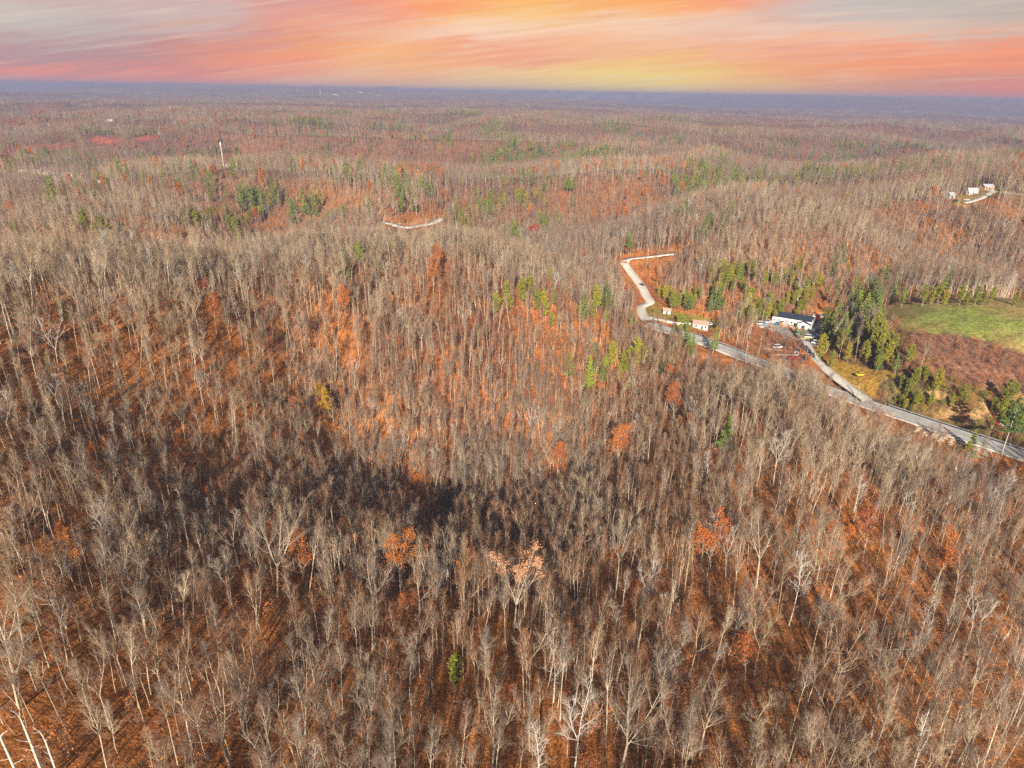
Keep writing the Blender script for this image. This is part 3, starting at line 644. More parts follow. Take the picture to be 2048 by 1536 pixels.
# lighter far versions
FAR = {}
def regf(kind, T, C, mats): FAR.setdefault(kind, []).append(joined('far_'+kind, T, C, mats))
for i, a in enumerate([dict(H=23, r=0.15, bole=0.56, nl=11, ll=4.0, ang=40), dict(H=21, r=0.14, bole=0.6, nl=10, ll=3.4, ang=36), dict(H=21, r=0.18, bole=0.42, nl=13, ll=5.4, ang=50, fork=2), dict(H=22, r=0.19, bole=0.42, nl=14, ll=5.6, ang=48, fork=2), dict(H=18, r=0.12, bole=0.5, nl=9, ll=3.2, ang=36)]):
    regf('bare', *bare_tree(61+i, lod=1, dens=0.95, **a), BT)
regf('rust', *bare_tree(71, 17, 0.2, 0.3, 12, 5.2, 52, lod=1, leaf=(900, 0.55, 2)), BT)
regf('pine', *conifer(72, 20, 3.6, 0.15, 34, 0.55, lod=1), PM)
regf('olive', *conifer(73, 13, 2.8, 0.15, 30, 0.5, lod=1, shape='round'), OM)
# understory
def bush(seed, leafn, mi, H=4.5):
    rng = np.random.default_rng(seed); T = TB(); tips = []
    for s in range(5):
        a = rng.uniform(0, 6.28); P, _ = path(rng, (rng.normal()*0.3, rng.normal()*0.3, -0.2), (math.cos(a)*0.5, math.sin(a)*0.5, 1), H*rng.uniform(0.6, 1), 3, 0.12, 0.1)
        T.tube(P, [0.035, 0.028, 0.02, 0.008], 3, 1)
        for k in range(9):
            q, d = along(P, rng.uniform(0.25, 0.98)); B, _ = path(rng, q, side(rng, d, R(rng.uniform(30, 70)), rng.uniform(0, 6.28)), rng.uniform(0.6, 1.7), 1, 0, 0.1)
            T.tube(B, [0.016, 0.0], 3, 1); tips += [B[1], (B[0]+B[1])/2]
            for k2 in range(4):
                w, d = along(B, rng.uniform(0.2, 0.95)); W, _ = path(rng, w, side(rng, d, R(40), rng.uniform(0, 6.28)), rng.uniform(0.3, 0.8), 1, 0, 0.1); T.tube(W, [0.011, 0.0], 3, 1); tips.append(W[1])
    if leafn: tips = np.array(tips); T.leaf(tips[rng.integers(0, len(tips), leafn)]+rng.normal(size=(leafn, 3))*0.25, 0.22, rng, mi)
    return T
SHRUBS = [bush(81, 130, 3, 5.0).mesh('leafy_sapling', BT), bush(82, 70, 3, 4.0).mesh('leafy_sapling', BT), bush(83, 0, 3, 5.5).mesh('twiggy_sapling', BT), bush(84, 30, 3, 3.0).mesh('twiggy_sapling', BT)]
GREENBUSH = [M['bark'], M['twig'], M['olive'], M['olive']]
def pole(seed, H):
    rng = np.random.default_rng(seed); T = TB(); P, _ = path(rng, (0, 0, -0.5), (rng.normal()*0.06, rng.normal()*0.06, 1), H, 5, 0.04, 0.03)
    T.tube(P, np.linspace(0.062, 0.018, 6), 4, 0)
    for k in range(22):
        q, d = along(P, rng.uniform(0.45, 0.99)); B, _ = path(rng, q, side(rng, d, R(rng.uniform(30, 60)), rng.uniform(0, 6.28)), rng.uniform(0.6, 1.8), 1, 0, 0.25); T.tube(B, [0.02, 0.0], 3, 1)
        for k2 in range(4):
            w, d = along(B, rng.uniform(0.2, 0.95)); W, _ = path(rng, w, side(rng, d, R(35), rng.uniform(0, 6.28)), rng.uniform(0.3, 0.8), 1, 0, 0.15); T.tube(W, [0.012, 0.0], 3, 1)
    return T.mesh('bare_sapling', BT)
POLES = [pole(91, 11), pole(92, 8.5), pole(93, 13)]
def cluster(seed, n, size, sparse=1.0, conif=0.0):
    """a far-off clump of bare trees, very light"""
    rng = np.random.default_rng(seed); T = TB()
    for i in range(n):
        p = np.array([rng.uniform(-size/2, size/2), rng.uniform(-size/2, size/2), -2.0]); H = rng.uniform(17, 24); w = rng.uniform(2.2, 3.8)
        if rng.random() < conif:
            C = p+np.stack([rng.normal(size=30)*1.7, rng.normal(size=30)*1.7, rng.uniform(4, 17, 30)], 1); T.leaf(C, 1.5, rng, 1 if False else 6); continue
        P, _ = path(rng, p, (rng.normal()*0.03, rng.normal()*0.03, 1), H, 2, 0.02, 0.02); T.tube(P, [0.15, 0.10, 0.0], 3, 0)
        for k in range(int(20*sparse)):
            q, d = along(P, rng.uniform(0.5, 0.98)); a = rng.uniform(0, 6.28); B = np.array([q, q+np.array([math.cos(a)*w*0.55, math.sin(a)*w*0.55, rng.uniform(1.2, 3.2)])]); T.tube(B, [0.085, 0.0], 3, 1)
            e = B[1]+rng.normal(size=3)*0.9; T.tube(np.array([B[0]*0.4+B[1]*0.6, e+[0, 0, 0.8]]), [0.06, 0.0], 3, 1)
    return T.mesh('far_trees', BT+[M['pine']])
CL_A = [cluster(101, 6, 14), cluster(102, 6, 14), cluster(103, 7, 14, conif=0.15)]
CL_B = [cluster(111, 16, 30, 0.7), cluster(112, 16, 30, 0.7), cluster(113, 16, 30, 0.7, 0.2)]

# ------------------------------------------------------------------ where the trees stand
def in_clear(x, y, names):
    m = np.zeros(len(x), bool)
    for k in names: m |= inpoly(x, y, CLEAR[k])
    return m
def road_mask(x, y, extra):
    m = np.zeros(len(x), bool)
    for nm, c, zc, hw, kd in ROADS:
        d, _ = road_dist(x, y, c); m |= d < hw+extra
    return m
def jgrid(r0_, r1_, sp, ha, seed, jit=0.46):
    rng = np.random.default_rng(seed); n = int(r1_*1.0/sp)+2
    gx, gy = np.meshgrid(np.arange(-n, n+1), np.arange(0, n+1)); x = (gx+rng.uniform(-jit, jit, gx.shape)).ravel()*sp; y = (gy+rng.uniform(-jit, jit, gx.shape)).ravel()*sp
    d = np.hypot(x, y); th = np.arctan2(x, y); m = (d >= r0_) & (d < r1_) & (np.abs(th) < ha); return x[m], y[m]
HA = R(46)
# hand-placed trees: picture point of the crown centre, kind, variant, scale, label tail
HAND = []
def ht(u, v, kind, var, s, label, lift=None, cat='tree', name=None):
    H = SRC[kind][var][3]*s; p = march(u, v, lift=(H*0.62 if lift is None else lift)); HAND.append((p[0], p[1], kind, var, s, label, cat, name))
ht(1030, 1165, 'peach', 0, 0.88, 'largest bare oak in the lower centre, its top still holding peach-coloured leaves', 15)
ht(797, 1118, 'rust', 0, 0.95, 'golden-orange leafed tree left of the peach-topped oak')
ht(1240, 890, 'rust', 0, 1.1, 'wide bright orange-red tree on the dark hollow, right of centre')
ht(1115, 920, 'rust', 1, 1.15, 'upright orange-red tree left of the wide bright orange-red tree')
ht(1352, 800, 'rust', 1, 1.15, 'orange leafed tree standing on the left end of the grey-crowned spur')
ht(1425, 1085, 'rust', 0, 1.0, 'big orange-brown oak above the pale forked trees at lower right')
ht(1890, 1115, 'rust', 0, 0.9, 'dark rust-orange tree near the right edge, below the road')
ht(1500, 1310, 'rust', 1, 0.75, 'small orange tree among pale trunks on the lower right slope')
ht(1740, 1060, 'rust', 1, 0.95, 'thin-leaved orange oak left of the dark rust-orange tree')
ht(1350, 745, 'rust', 0, 0.8, 'reddish-orange tree at the foot of the main hill, near the road')
ht(425, 620, 'rust', 1, 1.0, 'small bright orange tree on the left crest of the main hill')
ht(880, 512, 'rust', 1, 1.0, 'orange tree alone on the summit of the main hill')
ht(866, 545, 'rust', 0, 1.0, 'orange tree just below the summit tree of the main hill')
ht(690, 600, 'rust', 1, 1.1, 'orange tree below the crest, left of the main hill face')
ht(600, 1110, 'rust', 1, 1.0, 'scruffy orange-red tree at the root of the great fan of pale limbs')
ht(645, 800, 'gold', 0, 1.0, 'golden-yellow vine-hung tree glowing at the rim of the dark hollow')
ht(1068, 466, 'red', 0, 1.0, 'deep red round tree among the pines behind the main hill')
ht(910, 1335, 'olive', 1, 0.8, 'dark green holly bush low between trunks at the bottom centre', 5, 'bush', 'evergreen_bush')
ht(1455, 860, 'pine', 1, 0.8, 'dark green evergreen sheltered under the crowns of the spur')
ht(120, 610, 'pine', 1, 0.5, 'small green pine in the hollow behind the left crest')
ht(1085, 1500, 'pale', 1, 1.0, 'white feathery bare tree at the bottom edge, below the peach-topped oak')
ht(1155, 1450, 'pale', 0, 1.05, 'crooked white bare tree at the bottom edge, right of the feathery white tree')
ht(1250, 1440, 'bare', 3, 1.15, 'widest spreading bare oak at the bottom edge, right of the crooked white tree')
ht(440, 1420, 'bare', 3, 1.15, 'many-limbed pale tree spreading like a fan near the bottom left')
ht(540, 1090, 'bare', 3, 1.15, 'great fan of pale arching limbs left of centre')
ht(1560, 900, 'pale', 0, 0.95, 'large crooked pale tree bending over the crest of the spur')
ht(1530, 1085, 'bare', 3, 1.05, 'large pale oak with wide forked limbs right of the orange-brown oak')
ht(1600, 1150, 'pale', 1, 1.15, 'tight group of pale stems rising from one root, right of the large pale oak')
ht(1240, 1100, 'bare', 6, 1.1, 'pale upright tree left of the orange-brown oak')
ht(20, 1500, 'snag', 0, 1.3, 'tallest broken white snag in the bottom left corner')
ht(60, 1470, 'snag', 0, 1.15, 'broken white snag second from the bottom left corner')
ht(100, 1500, 'snag', 0, 1.0, 'shortest broken white snag of those in the bottom left corner')
ht(1494, 700, 'snag', 0, 0.8, 'bare orange-brown pole of a tree beside the road below the workshop')
# evergreens: picture point of the crown centre, kind, size; a place phrase each
EG = []
def eg(kind, place, pts):
    for q in pts: EG.append((q[0], q[1], kind, q[2] if len(q) > 2 else 1.0, place))
eg('pine', 'in the stand right of the workshop', [(1655,618),(1668,630,1.1),(1680,612,1.1),(1693,628),(1705,645,.9),(1690,660),(1672,655,1.1),(1700,600,1.1),(1715,612),(1722,590),(1735,602,1.1),(1750,590),(1712,575,.9),(1762,604,.9),(1740,625),(1725,650,.9),(1660,668,.8),(1790,583,.9),(1808,592,.8)])
eg('olive', 'in the stand right of the workshop', [(1650,645),(1683,676),(1700,690,1.1),(1645,690,1.2),(1668,700,1.1),(1756,650,1.2),(1770,655,1.3),(1765,672,1.2),(1785,660,1.1),(1748,675,1.1),(1795,672)])
eg('pine', 'on the bank between the meadow and the hilltop field', [(1797,716,1.0),(1742,645,1.1)])
eg('olive', 'on the bank between the meadow and the hilltop field', [(1740,700),(1812,735,1.1),(1825,745,1.1),(1815,760),(1840,735),(1850,722,1.1),(1858,735),(1830,690,.9),(1845,765),(1875,755,.8),(1760,710,1.1),(1835,785,.7),(1820,780,.7),(1855,770,.7),(1930,770,.9),(1940,780,.8),(1910,785,.7)])
eg('olive', 'by the right edge above the road', [(1995,790),(2010,800,1.2),(2040,790,1.2),(2030,815),(2010,820,.9),(2045,830,1.1),(1990,835,.6),(2036,770,.8)])
eg('olive', 'in the row behind the hilltop field', [(1868,583,.9),(1882,582,.9),(1895,586,.8),(1925,588,.8),(1938,590,.7),(1955,588,.8),(1970,590,.7),(1985,590,.7),(2035,590,.7),(1850,590,.8)])
eg('pine', 'in the row behind the hilltop field', [(1883,572,.7)])
eg('olive', 'in the belt of evergreens behind the workshop', [(1345,598),(1360,592),(1375,596,1.1),(1390,590),(1402,580,.9),(1430,572,1.1),(1440,580),(1452,560),(1460,545,1.1),(1470,553),(1478,538),(1466,525),(1452,530,.9),(1486,560),(1495,582),(1508,598),(1520,590,1.1),(1532,580),(1545,575,1.1),(1556,583),(1568,590,1.1),(1580,572),(1592,578),(1604,588),(1616,568,1.1),(1628,575),(1640,560,.9),(1600,600),(1540,600,1.1),(1555,606),(1510,620),(1500,610,1.1),(1485,622),(1320,572,.9),(1500,528,.8),(1545,540,.7),(1585,545,.7)])
eg('pine', 'in the belt of evergreens behind the workshop', [(1378,607,.8),(1422,600,1.0),(1485,540,.8),(1530,615,.7)])
eg('pine', 'at the roadside below the salmon-roofed house', [(1374,668,1.1),(1366,660,.9),(1428,690,.9),(1385,690,.8)])
eg('pine', 'beside the road at the right edge', [(2004,906,1.25)])
eg('pine', 'in front of the workshop', [(1606,664,.62),(1594,652,.6)])
eg('olive', 'beside the grassy lane', [(1357,636,.55)])
eg('pine', 'on the right shoulder of the main hill', [(1213,602,1.0),(1190,600,.7),(1258,492,1.0),(1135,738,.8),(1205,745,.7),(1325,745,.6)])
eg('olive', 'on the right shoulder of the main hill', [(1013,575,1.1),(1046,578,1.2),(1075,590,1.1),(1106,592,.8),(1180,745,1.1),(1225,710,1.1),(1262,712,1.1),(1272,706,1.2),(1248,716,1),(1195,598,1)])
eg('pine', 'in the pine group beyond the main hill', [(918,436,1.2),(925,450,1.2),(935,430),(912,425,.9),(938,455,1.1),(955,418,.9),(890,430,.8),(980,425,.9),(1008,490),(1018,480,1.1),(1028,470,1.2),(1040,468),(1022,455),(1035,485,1.1),(1002,475,.9),(1078,448),(1092,462,1.1),(1095,448,.8),(976,455,.6),(718,520,.9),(762,488,.7)])
eg('olive', 'in the pine group beyond the main hill', [(1000,395),(1010,398,1.2),(980,400,1.2),(965,402),(1035,395),(1052,398,1.2),(1070,390,.8),(1120,435,.7)])
eg('pine', 'among the evergreens left of the clearing', [(480,402,1.2),(492,396,1.2),(500,405,1.1),(510,398),(520,402,1.1),(528,395,.9),(544,386,1.2),(548,394),(606,405),(590,416),(610,416,.8),(630,418,.9),(640,402,.9),(720,422,.7),(800,398,1.1),(803,410),(805,385,.8),(844,380),(856,385,.8)])
eg('olive', 'among the evergreens left of the clearing', [(388,425,1.1),(392,438,1.1),(405,432),(418,430),(432,424,.9),(450,422,.9),(462,440,1.2),(468,452,1.3),(460,448,1.1),(480,440,.8),(490,438,.9),(475,470,1.1),(497,470,1.1),(165,440,1.2),(172,446,1.1),(198,450,1.1),(206,455,1),(228,470,.9),(285,470,.8),(508,428,.7)])
eg('pine', 'in the scattered evergreens of the left background', [(102,385,1.2),(105,395,1.2),(110,402),(194,378),(32,466,.9),(118,485,.8),(384,354,.8),(422,362,.9),(468,340,.8),(290,370,.7),(150,380,.7),(360,375,.8),(415,375,.7)])
eg('pine', 'around the water tower ridge', [(400,308),(392,312,1.1),(410,315),(350,310),(335,312),(375,306),(420,308),(288,320,1.1),(298,322,1.1),(310,318),(282,328),(452,300),(470,302),(560,322),(575,318,1.1),(585,326),(600,316),(612,310),(640,312),(655,318,1.1),(668,322),(680,316,.9),(728,318,.9),(690,345,.9),(700,350,.9),(720,342,.9),(770,352,1.1),(785,350),(800,352),(180,325),(190,330,1.1),(175,320),(95,310,1.1),(102,316),(240,345),(350,345,.8)])
eg('pine', 'in the dark groves of the middle distance', [(1050,305,1.2),(1060,300,1.2),(1075,308,1.2),(1085,302,1.1),(1095,312,1.1),(1070,320,1.1),(1040,318),(1105,318),(1165,308,1.1),(1175,312,1.1),(1190,310,1.1),(1200,306),(1180,300),(1255,285,1.1),(1262,292,1.1),(1270,282),(1240,270,1),(1250,262),(1330,280,1.1),(1345,278),(1358,272,1.2),(1360,278,1.1),(1448,268,1),(1450,262,.9),(1565,290,1.1),(1575,288,1.2),(1585,286,1.1),(1595,290),(1548,300),(1538,312,1.1),(1530,318),(1440,320),(1450,325,1),(1370,310,.9),(1755,305,.9),(1715,312,.8),(1705,248,1),(1690,252,1)])
eg('pine', 'scattered on the right-hand hills', [(1250,335,.7),(1348,352,1),(1370,425,1.0),(1462,428,1.1),(1415,452,1.1),(1420,445),(1445,457,1.0),(1408,460,.9),(1395,380,.8),(1560,388,.8),(1572,390,.8),(1538,378,.8),(1775,405,.7),(1065,355,.9),(1045,358,.9),(1060,362,.9),(1135,370,.9),(1140,380,.8),(1345,365,.7),(1505,355,.7),(1760,555,.7),(1826,548,.7),(1695,540,.6)])
HANDP = np.array([(a[0], a[1]) for a in HAND]); EGP = np.array([march(u, v, lift=8*s) for u, v, k, s, pl in EG])
def visible(x, y, z, tol=0.6):
    u, v, dz = project(x, y, z); return (dz > 0) & (u > -20) & (u < 2068) & (v > -20) & (v < 1556)
NB = len(SRC['bare'])
def dens_ok(x, y, seed, thin_keep=0.1):
    rng = np.random.default_rng(seed); r = rng.random(len(x))
    keep = ~in_clear(x, y, NO_TREES) & ~road_mask(x, y, 3.0)
    t = in_clear(x, y, THIN); keep &= ~(t & (r > thin_keep))
    gap = fbm(x/26, y/26, 3, 140); keep &= ~((gap < -0.42) & (r < 0.5))
    return keep
# all canopy trees out to 620 m, full models
x1, y1 = jgrid(18, 620, 3.95, HA, 201); k = dens_ok(x1, y1, 202); x1, y1 = x1[k], y1[k]
for P_, rad in ((HANDP, 2.6), (EGP, 2.2)):
    for px, py in P_: k = np.hypot(x1-px, y1-py) > rad; x1, y1 = x1[k], y1[k]
rg = np.random.default_rng(203); n1 = len(x1)
def open_cut(x, y, H, seed):
    rng = np.random.default_rng(seed); z = h(x, y); keep = np.ones(len(x), bool); r = rng.random(len(x))
    for nmv, pts, p in OPEN:
        for fr in (0.2, 0.6, 0.97):
            u, v, _ = project(x, y, z+H*fr); keep &= ~(inpoly(u, v, pts) & (r < p))
    return keep
# openings: trees that would stand right before the road, the lot, the houses, the evergreens and the landmark trees are fewer (a mown and lopped strip)
def shade_cut(x, y, sc_, H, seed):
    rng = np.random.default_rng(seed); z = h(x, y); keep = np.ones(len(x), bool); r = rng.random(len(x))
    for nmv, pts, p in OPEN:
        for fr in (0.2, 0.5, 0.78, 0.97):
            u, v, _ = project(x, y, z+H*sc_*fr); keep &= ~(inpoly(u, v, pts) & (r < p))
    d = np.hypot(x, y)
    for P_, reach, wid, p in ((EGP, 22, 2.6, 0.8), (HANDP, 24, 3.6, 0.85)):
        for px, py in P_:
            D = math.hypot(px, py); rch_ = reach if D < 450 else 10; a = (D-(x*px+y*py)/D); b = np.abs(x*py-y*px)/D
            keep &= ~((a > -2) & (a < rch_) & (b < wid) & (r < p))
    return keep
OPEN = [('road', [(1735,795),(1850,838),(1935,870),(2060,915),(2060,950),(1960,925),(1880,890),(1800,860),(1730,830)], .86), ('road', [(1385,665),(1410,668),(1510,712),(1500,730),(1440,715),(1395,695)], .93), ('road', [(1330,650),(1360,655),(1358,672),(1325,664)], .7),
        ('lot', [(1510,620),(1560,618),(1645,625),(1650,660),(1640,690),(1600,700),(1560,690),(1510,660)], .95), ('drive', [(1600,680),(1625,680),(1700,745),(1745,800),(1725,812),(1670,770),(1610,710)], .93),
        ('junk', [(1500,680),(1600,690),(1625,720),(1590,735),(1500,715)], .7), ('house', [(1370,635),(1430,635),(1430,665),(1370,668)], .97), ('lawn', [(1285,605),(1345,612),(1440,628),(1440,650),(1340,645),(1290,632)], .8),
        ('gravel', [(1243,515),(1300,508),(1360,498),(1362,506),(1262,530),(1300,580),(1312,612),(1280,622),(1262,570),(1240,535)], .95), ('verge', [(1640,690),(1700,720),(1790,740),(1780,790),(1740,795),(1690,755),(1645,720)], .93),
        ('field', [(1760,610),(1900,590),(2060,590),(2060,700),(1960,690),(1800,665)], .97), ('scrub', [(1800,665),(1960,690),(2060,715),(2060,830),(1870,770)], .9), ('bank', [(1760,735),(1870,760),(2040,820),(2060,900),(1960,870),(1780,800)], .88),
        ('cut', [(755,436),(830,425),(885,428),(885,445),(850,458),(800,462)], .9), ('farm', [(1895,385),(1960,372),(2010,374),(2010,390),(1960,402),(1900,412)], .7), ('hamlet', [(38,336),(215,345),(215,368),(38,358)], .55), ('tower', [(425,323),(470,323),(470,336),(425,336)], .9), ('red', [(175,270),(240,274),(238,288),(175,288)], .8), ('red', [(-20,300),(60,292),(160,284),(160,290),(60,312),(20,335),(-20,335)], .7), ('red', [(262,280),(312,266),(320,277),(283,284)], .8)]
z1 = h(x1, y1); s1 = 0.76*(0.52+0.60*rg.random(n1)**0.6)*(1+0.10*fbm(x1/70, y1/70, 2, 150)); v1 = rg.choice(NB, n1, p=[.16, .14, .14, .09, .08, .12, .13, .14]); a1 = rg.uniform(0, 6.283, n1)
kind1 = np.zeros(n1, int)                     # 0 bare 1 rust
def convex(x, y, s=42): return h_base(x, y)-0.25*(h_base(x+s, y)+h_base(x-s, y)+h_base(x, y+s)+h_base(x, y-s))
def palette(x, y, seed, s=42):
    """which species group stands where: 1 tan oaks on the ridges, 0 grey poplars in the hollows, 2 red maples, 3 mixed"""
    rng = np.random.default_rng(seed); c = convex(x, y, s); r = rng.random(len(x)); n = fbm(x/110, y/110, 3, 900)
    far_ = smooth(600, 1600, np.hypot(x, y)); pt = (0.12+0.58*smooth(0.8, 4.0, c+2*n))*(1-0.75*far_); pr = 0.16+0.25*far_+0.6*smooth(0.05, 0.5, -n)*(1-smooth(0.8, 4.0, c))  # far off, fewer tan and more red crowns: darker colour replaces missing self-shadow
    return np.where(r < pt, 1, np.where(r < pt+pr*(1-pt), 2, np.where(r < 0.8, 0, 3)))
pal1 = palette(x1, y1, 77)
cv1 = convex(x1, y1); slope_zone = (cv1 < 1.2) & (cv1 > -1.6)
v1 = np.where(slope_zone & (rg.random(n1) < 0.75), rg.choice([0, 1, 5, 1, 0, 4, 5], n1), v1)
for (cu, cvv, rad_, kp) in ((1700, 1270, 42, 0.55), (1060, 1380, 20, 0.6), (1500, 1330, 25, 0.65), (150, 1000, 40, 0.7), (60, 1230, 22, 0.7)):
    q_ = march(cu, cvv); w_ = np.exp(-(((x1-q_[0])**2+(y1-q_[1])**2)/rad_**2)); s1 = np.where(rg.random(n1) < w_*(1-kp), -1, s1)
rr_ = rg.random(n1); rw = smooth(0.1, 0.5, fbm(x1/55, y1/55, 3, 160)); kind1[rr_ < 0.014+0.07*rw] = 1
pale1 = (rg.random(n1) < 0.035) & (kind1 == 0)
k = (s1 > 0) & shade_cut(x1, y1, s1, 22, 204) & ~(in_clear(x1, y1, THIN) & pale1); x1, y1, z1, s1, v1, a1, kind1, pale1, pal1 = [q[k] for q in (x1, y1, z1, s1, v1, a1, kind1, pale1, pal1)]; n1 = len(x1)
s1 = np.where(in_clear(x1, y1, THIN), s1*0.6, s1)
TREES = {}
ALLOC = []
CROWNS = {}
def add_tree(kind, var, x, y, z, rz, s, name, label, cat='tree', group=None, tilt=(0, 0), pal=None):
    T, C, J, H, look = SRC[kind][var]
    if pal is not None and pal < 3 and kind == 'bare':
        if (var, pal) not in CROWNS: c_ = C.copy(); c_.materials[1] = M[['grey_twig', 'tan_twig', 'red_twig'][pal]]; CROWNS[(var, pal)] = c_
        C = CROWNS[(var, pal)]
    e = bpy.data.objects.new(name, None); COL.objects.link(e); e.location = (x, y, z); e.rotation_euler = (tilt[0], tilt[1], rz); e.scale = (s, s, s); e.empty_display_size = 1
    t = bpy.data.objects.new('trunk', T); COL.objects.link(t); t.parent = e
    c = bpy.data.objects.new('crown', C); COL.objects.link(c); c.parent = e
    tag(e, label, cat, group); return e
# --- labels: every tree is told apart by its look and by the nearest landmark tree or thing
LM = [(1030,1165,'the peach-topped oak'),(797,1118,'the golden-orange tree'),(1425,1085,'the big orange-brown oak'),(1890,1115,'the dark rust-orange tree'),(1500,1310,'the small orange tree at lower right'),
      (910,1335,'the dark green holly bush'),(1155,1450,'the crooked white tree'),(1250,1440,'the widest oak at the bottom'),(440,1420,'the fan-shaped pale tree at bottom left'),(540,1090,'the great fan of pale limbs'),
      (60,1480,'the white snags in the corner'),(1780,1300,'the fallen log'),(1600,1150,'the tight group of pale stems'),(2040,1530,'the bottom right corner'),(20,1200,'the left edge'),(230,1500,'the bottom edge left'),
      (1740,1060,'the thin-leaved orange oak'),(1640,1500,'the bottom edge right of centre'),(700,1500,'the bottom edge left of centre'),(250,1250,'the lilac crowns at lower left'),(2030,1250,'the right edge'),(1240,1100,'the pale upright tree')]
ORD = ['', 'second ', 'third ', 'fourth ', 'fifth ', 'sixth ', 'seventh ', 'eighth ', 'ninth ', 'tenth ', 'eleventh ', 'twelfth ', 'thirteenth ', 'fourteenth ', 'fifteenth ', 'sixteenth ', 'seventeenth ', 'eighteenth ']
def place_words(us, vs, looks, lms):
    """one distinct label per tree: <ordinal> <look> <side> <landmark>, ordinals counted outwards from the landmark"""
    L_ = []; cnt = {}
    A = np.array([(a, b) for a, b, _ in lms])
    near = [int(((A-[u, v])**2).sum(1).argmin()) for u, v in zip(us, vs)]
    dist = [math.hypot(us[i]-A[near[i]][0], vs[i]-A[near[i]][1]) for i in range(len(us))]
    out = [None]*len(us)
    for i in sorted(range(len(us)), key=lambda i: dist[i]):
        du, dv = us[i]-A[near[i]][0], vs[i]-A[near[i]][1]
        sd_ = ('right of' if du > 0 else 'left of') if abs(du) > abs(dv)*1.2 else ('below' if dv > 0 else 'above')
        key = (looks[i], sd_, near[i]); c = cnt[key] = cnt.get(key, 0)+1
        lab = f"{ORD[min(c-1, 17)]}{looks[i]} {sd_} {lms[near[i]][2]}".strip()
        if c > 1: lab += ', counting outwards'
        out[i] = lab
    return out
SHORT = ['tall straight bare tree', 'slender bare tree', 'forked bare tree', 'broad spreading bare tree', 'leaning bare tree', 'thin bare pole tree', 'vase-shaped bare tree', 'dense oval-crowned bare tree']
SP = ['crooked white-barked bare tree', 'feathery white-barked bare tree']
uu, vv, dz1 = project(x1, y1, z1+14*s1)
infr = (uu > 0) & (uu < 2048) & (vv > 0) & (vv < 1536) & (kind1 == 0)
slant = np.where(infr, dz1/s1, 1e9); order = np.argsort(slant)[:272]
sel = np.zeros(n1, bool); sel[order] = True
looks = [SP[v1[i] % 2] if pale1[i] else SHORT[v1[i]] for i in order]
labs = place_words(uu[order], vv[order], looks, LM)
def treename(kind): return {'bare': 'bare_tree', 'pale': 'bare_tree', 'snag': 'snag', 'rust': 'orange_tree', 'peach': 'bare_tree', 'gold': 'golden_tree', 'red': 'red_tree', 'pine': 'pine_tree', 'olive': 'evergreen_tree'}[kind]
def treecat(kind): return {'snag': 'snag', 'pine': 'pine', 'olive': 'evergreen'}.get(kind, 'tree')
for i, lb in zip(order, labs):
    kd, vr = ('pale', int(v1[i] % 2)) if pale1[i] else ('bare', int(v1[i]))
    add_tree(kd, vr, x1[i], y1[i], z1[i], a1[i], s1[i], 'bare_tree', lb, 'tree', 'bare trees of the near slopes', tilt=(random.gauss(0, .04), random.gauss(0, .04)), pal=int(pal1[i]))
for x, y, kd, vr, s, lb, cat, nm in HAND:
    add_tree(kd, vr, x, y, hz(x, y), random.uniform(0, 6.28), s, nm or treename(kd), lb, cat if cat != 'tree' else treecat(kd))
# orange trees in view: individuals
ro = np.where((kind1 == 1) & (uu > 0) & (uu < 2048) & (vv > 0) & (vv < 1536))[0]; ro = ro[np.argsort(dz1[ro])][:240]
LM2 = LM+[(1240,890,'the wide bright orange-red tree'),(1560,900,'the large crooked pale tree'),(645,800,'the golden-yellow vine-hung tree'),(880,512,'the summit tree of the main hill'),(425,620,'the bright orange tree on the left crest'),
      (1068,466,'the deep red round tree'),(1283,570,'the bend of the gravel road'),(1402,650,'the salmon-roofed house'),(1583,640,'the workshop'),(810,455,'the track in the clearing'),(1900,640,'the hilltop field'),(100,750,'the pale left crest'),(1010,690,'the middle of the main hill'),(1700,780,'the driveway'),(300,950,'the left slope'),(1000,960,'the dark hollow'),(200,450,'the yellow-green evergreens at left'),(1600,480,'the right-hand hills')]
labs = place_words(uu[ro], vv[ro], ['orange-leafed oak' if v1[i] % 2 else 'small rust-leafed tree' for i in ro], LM2)
for i, lb in zip(ro, labs):
    add_tree('rust', 0 if v1[i] % 2 else 1, x1[i], y1[i], z1[i], a1[i], s1[i]*0.75, 'orange_tree', lb, 'tree', 'orange trees scattered through the wood')
selo = np.zeros(n1, bool); selo[ro] = True
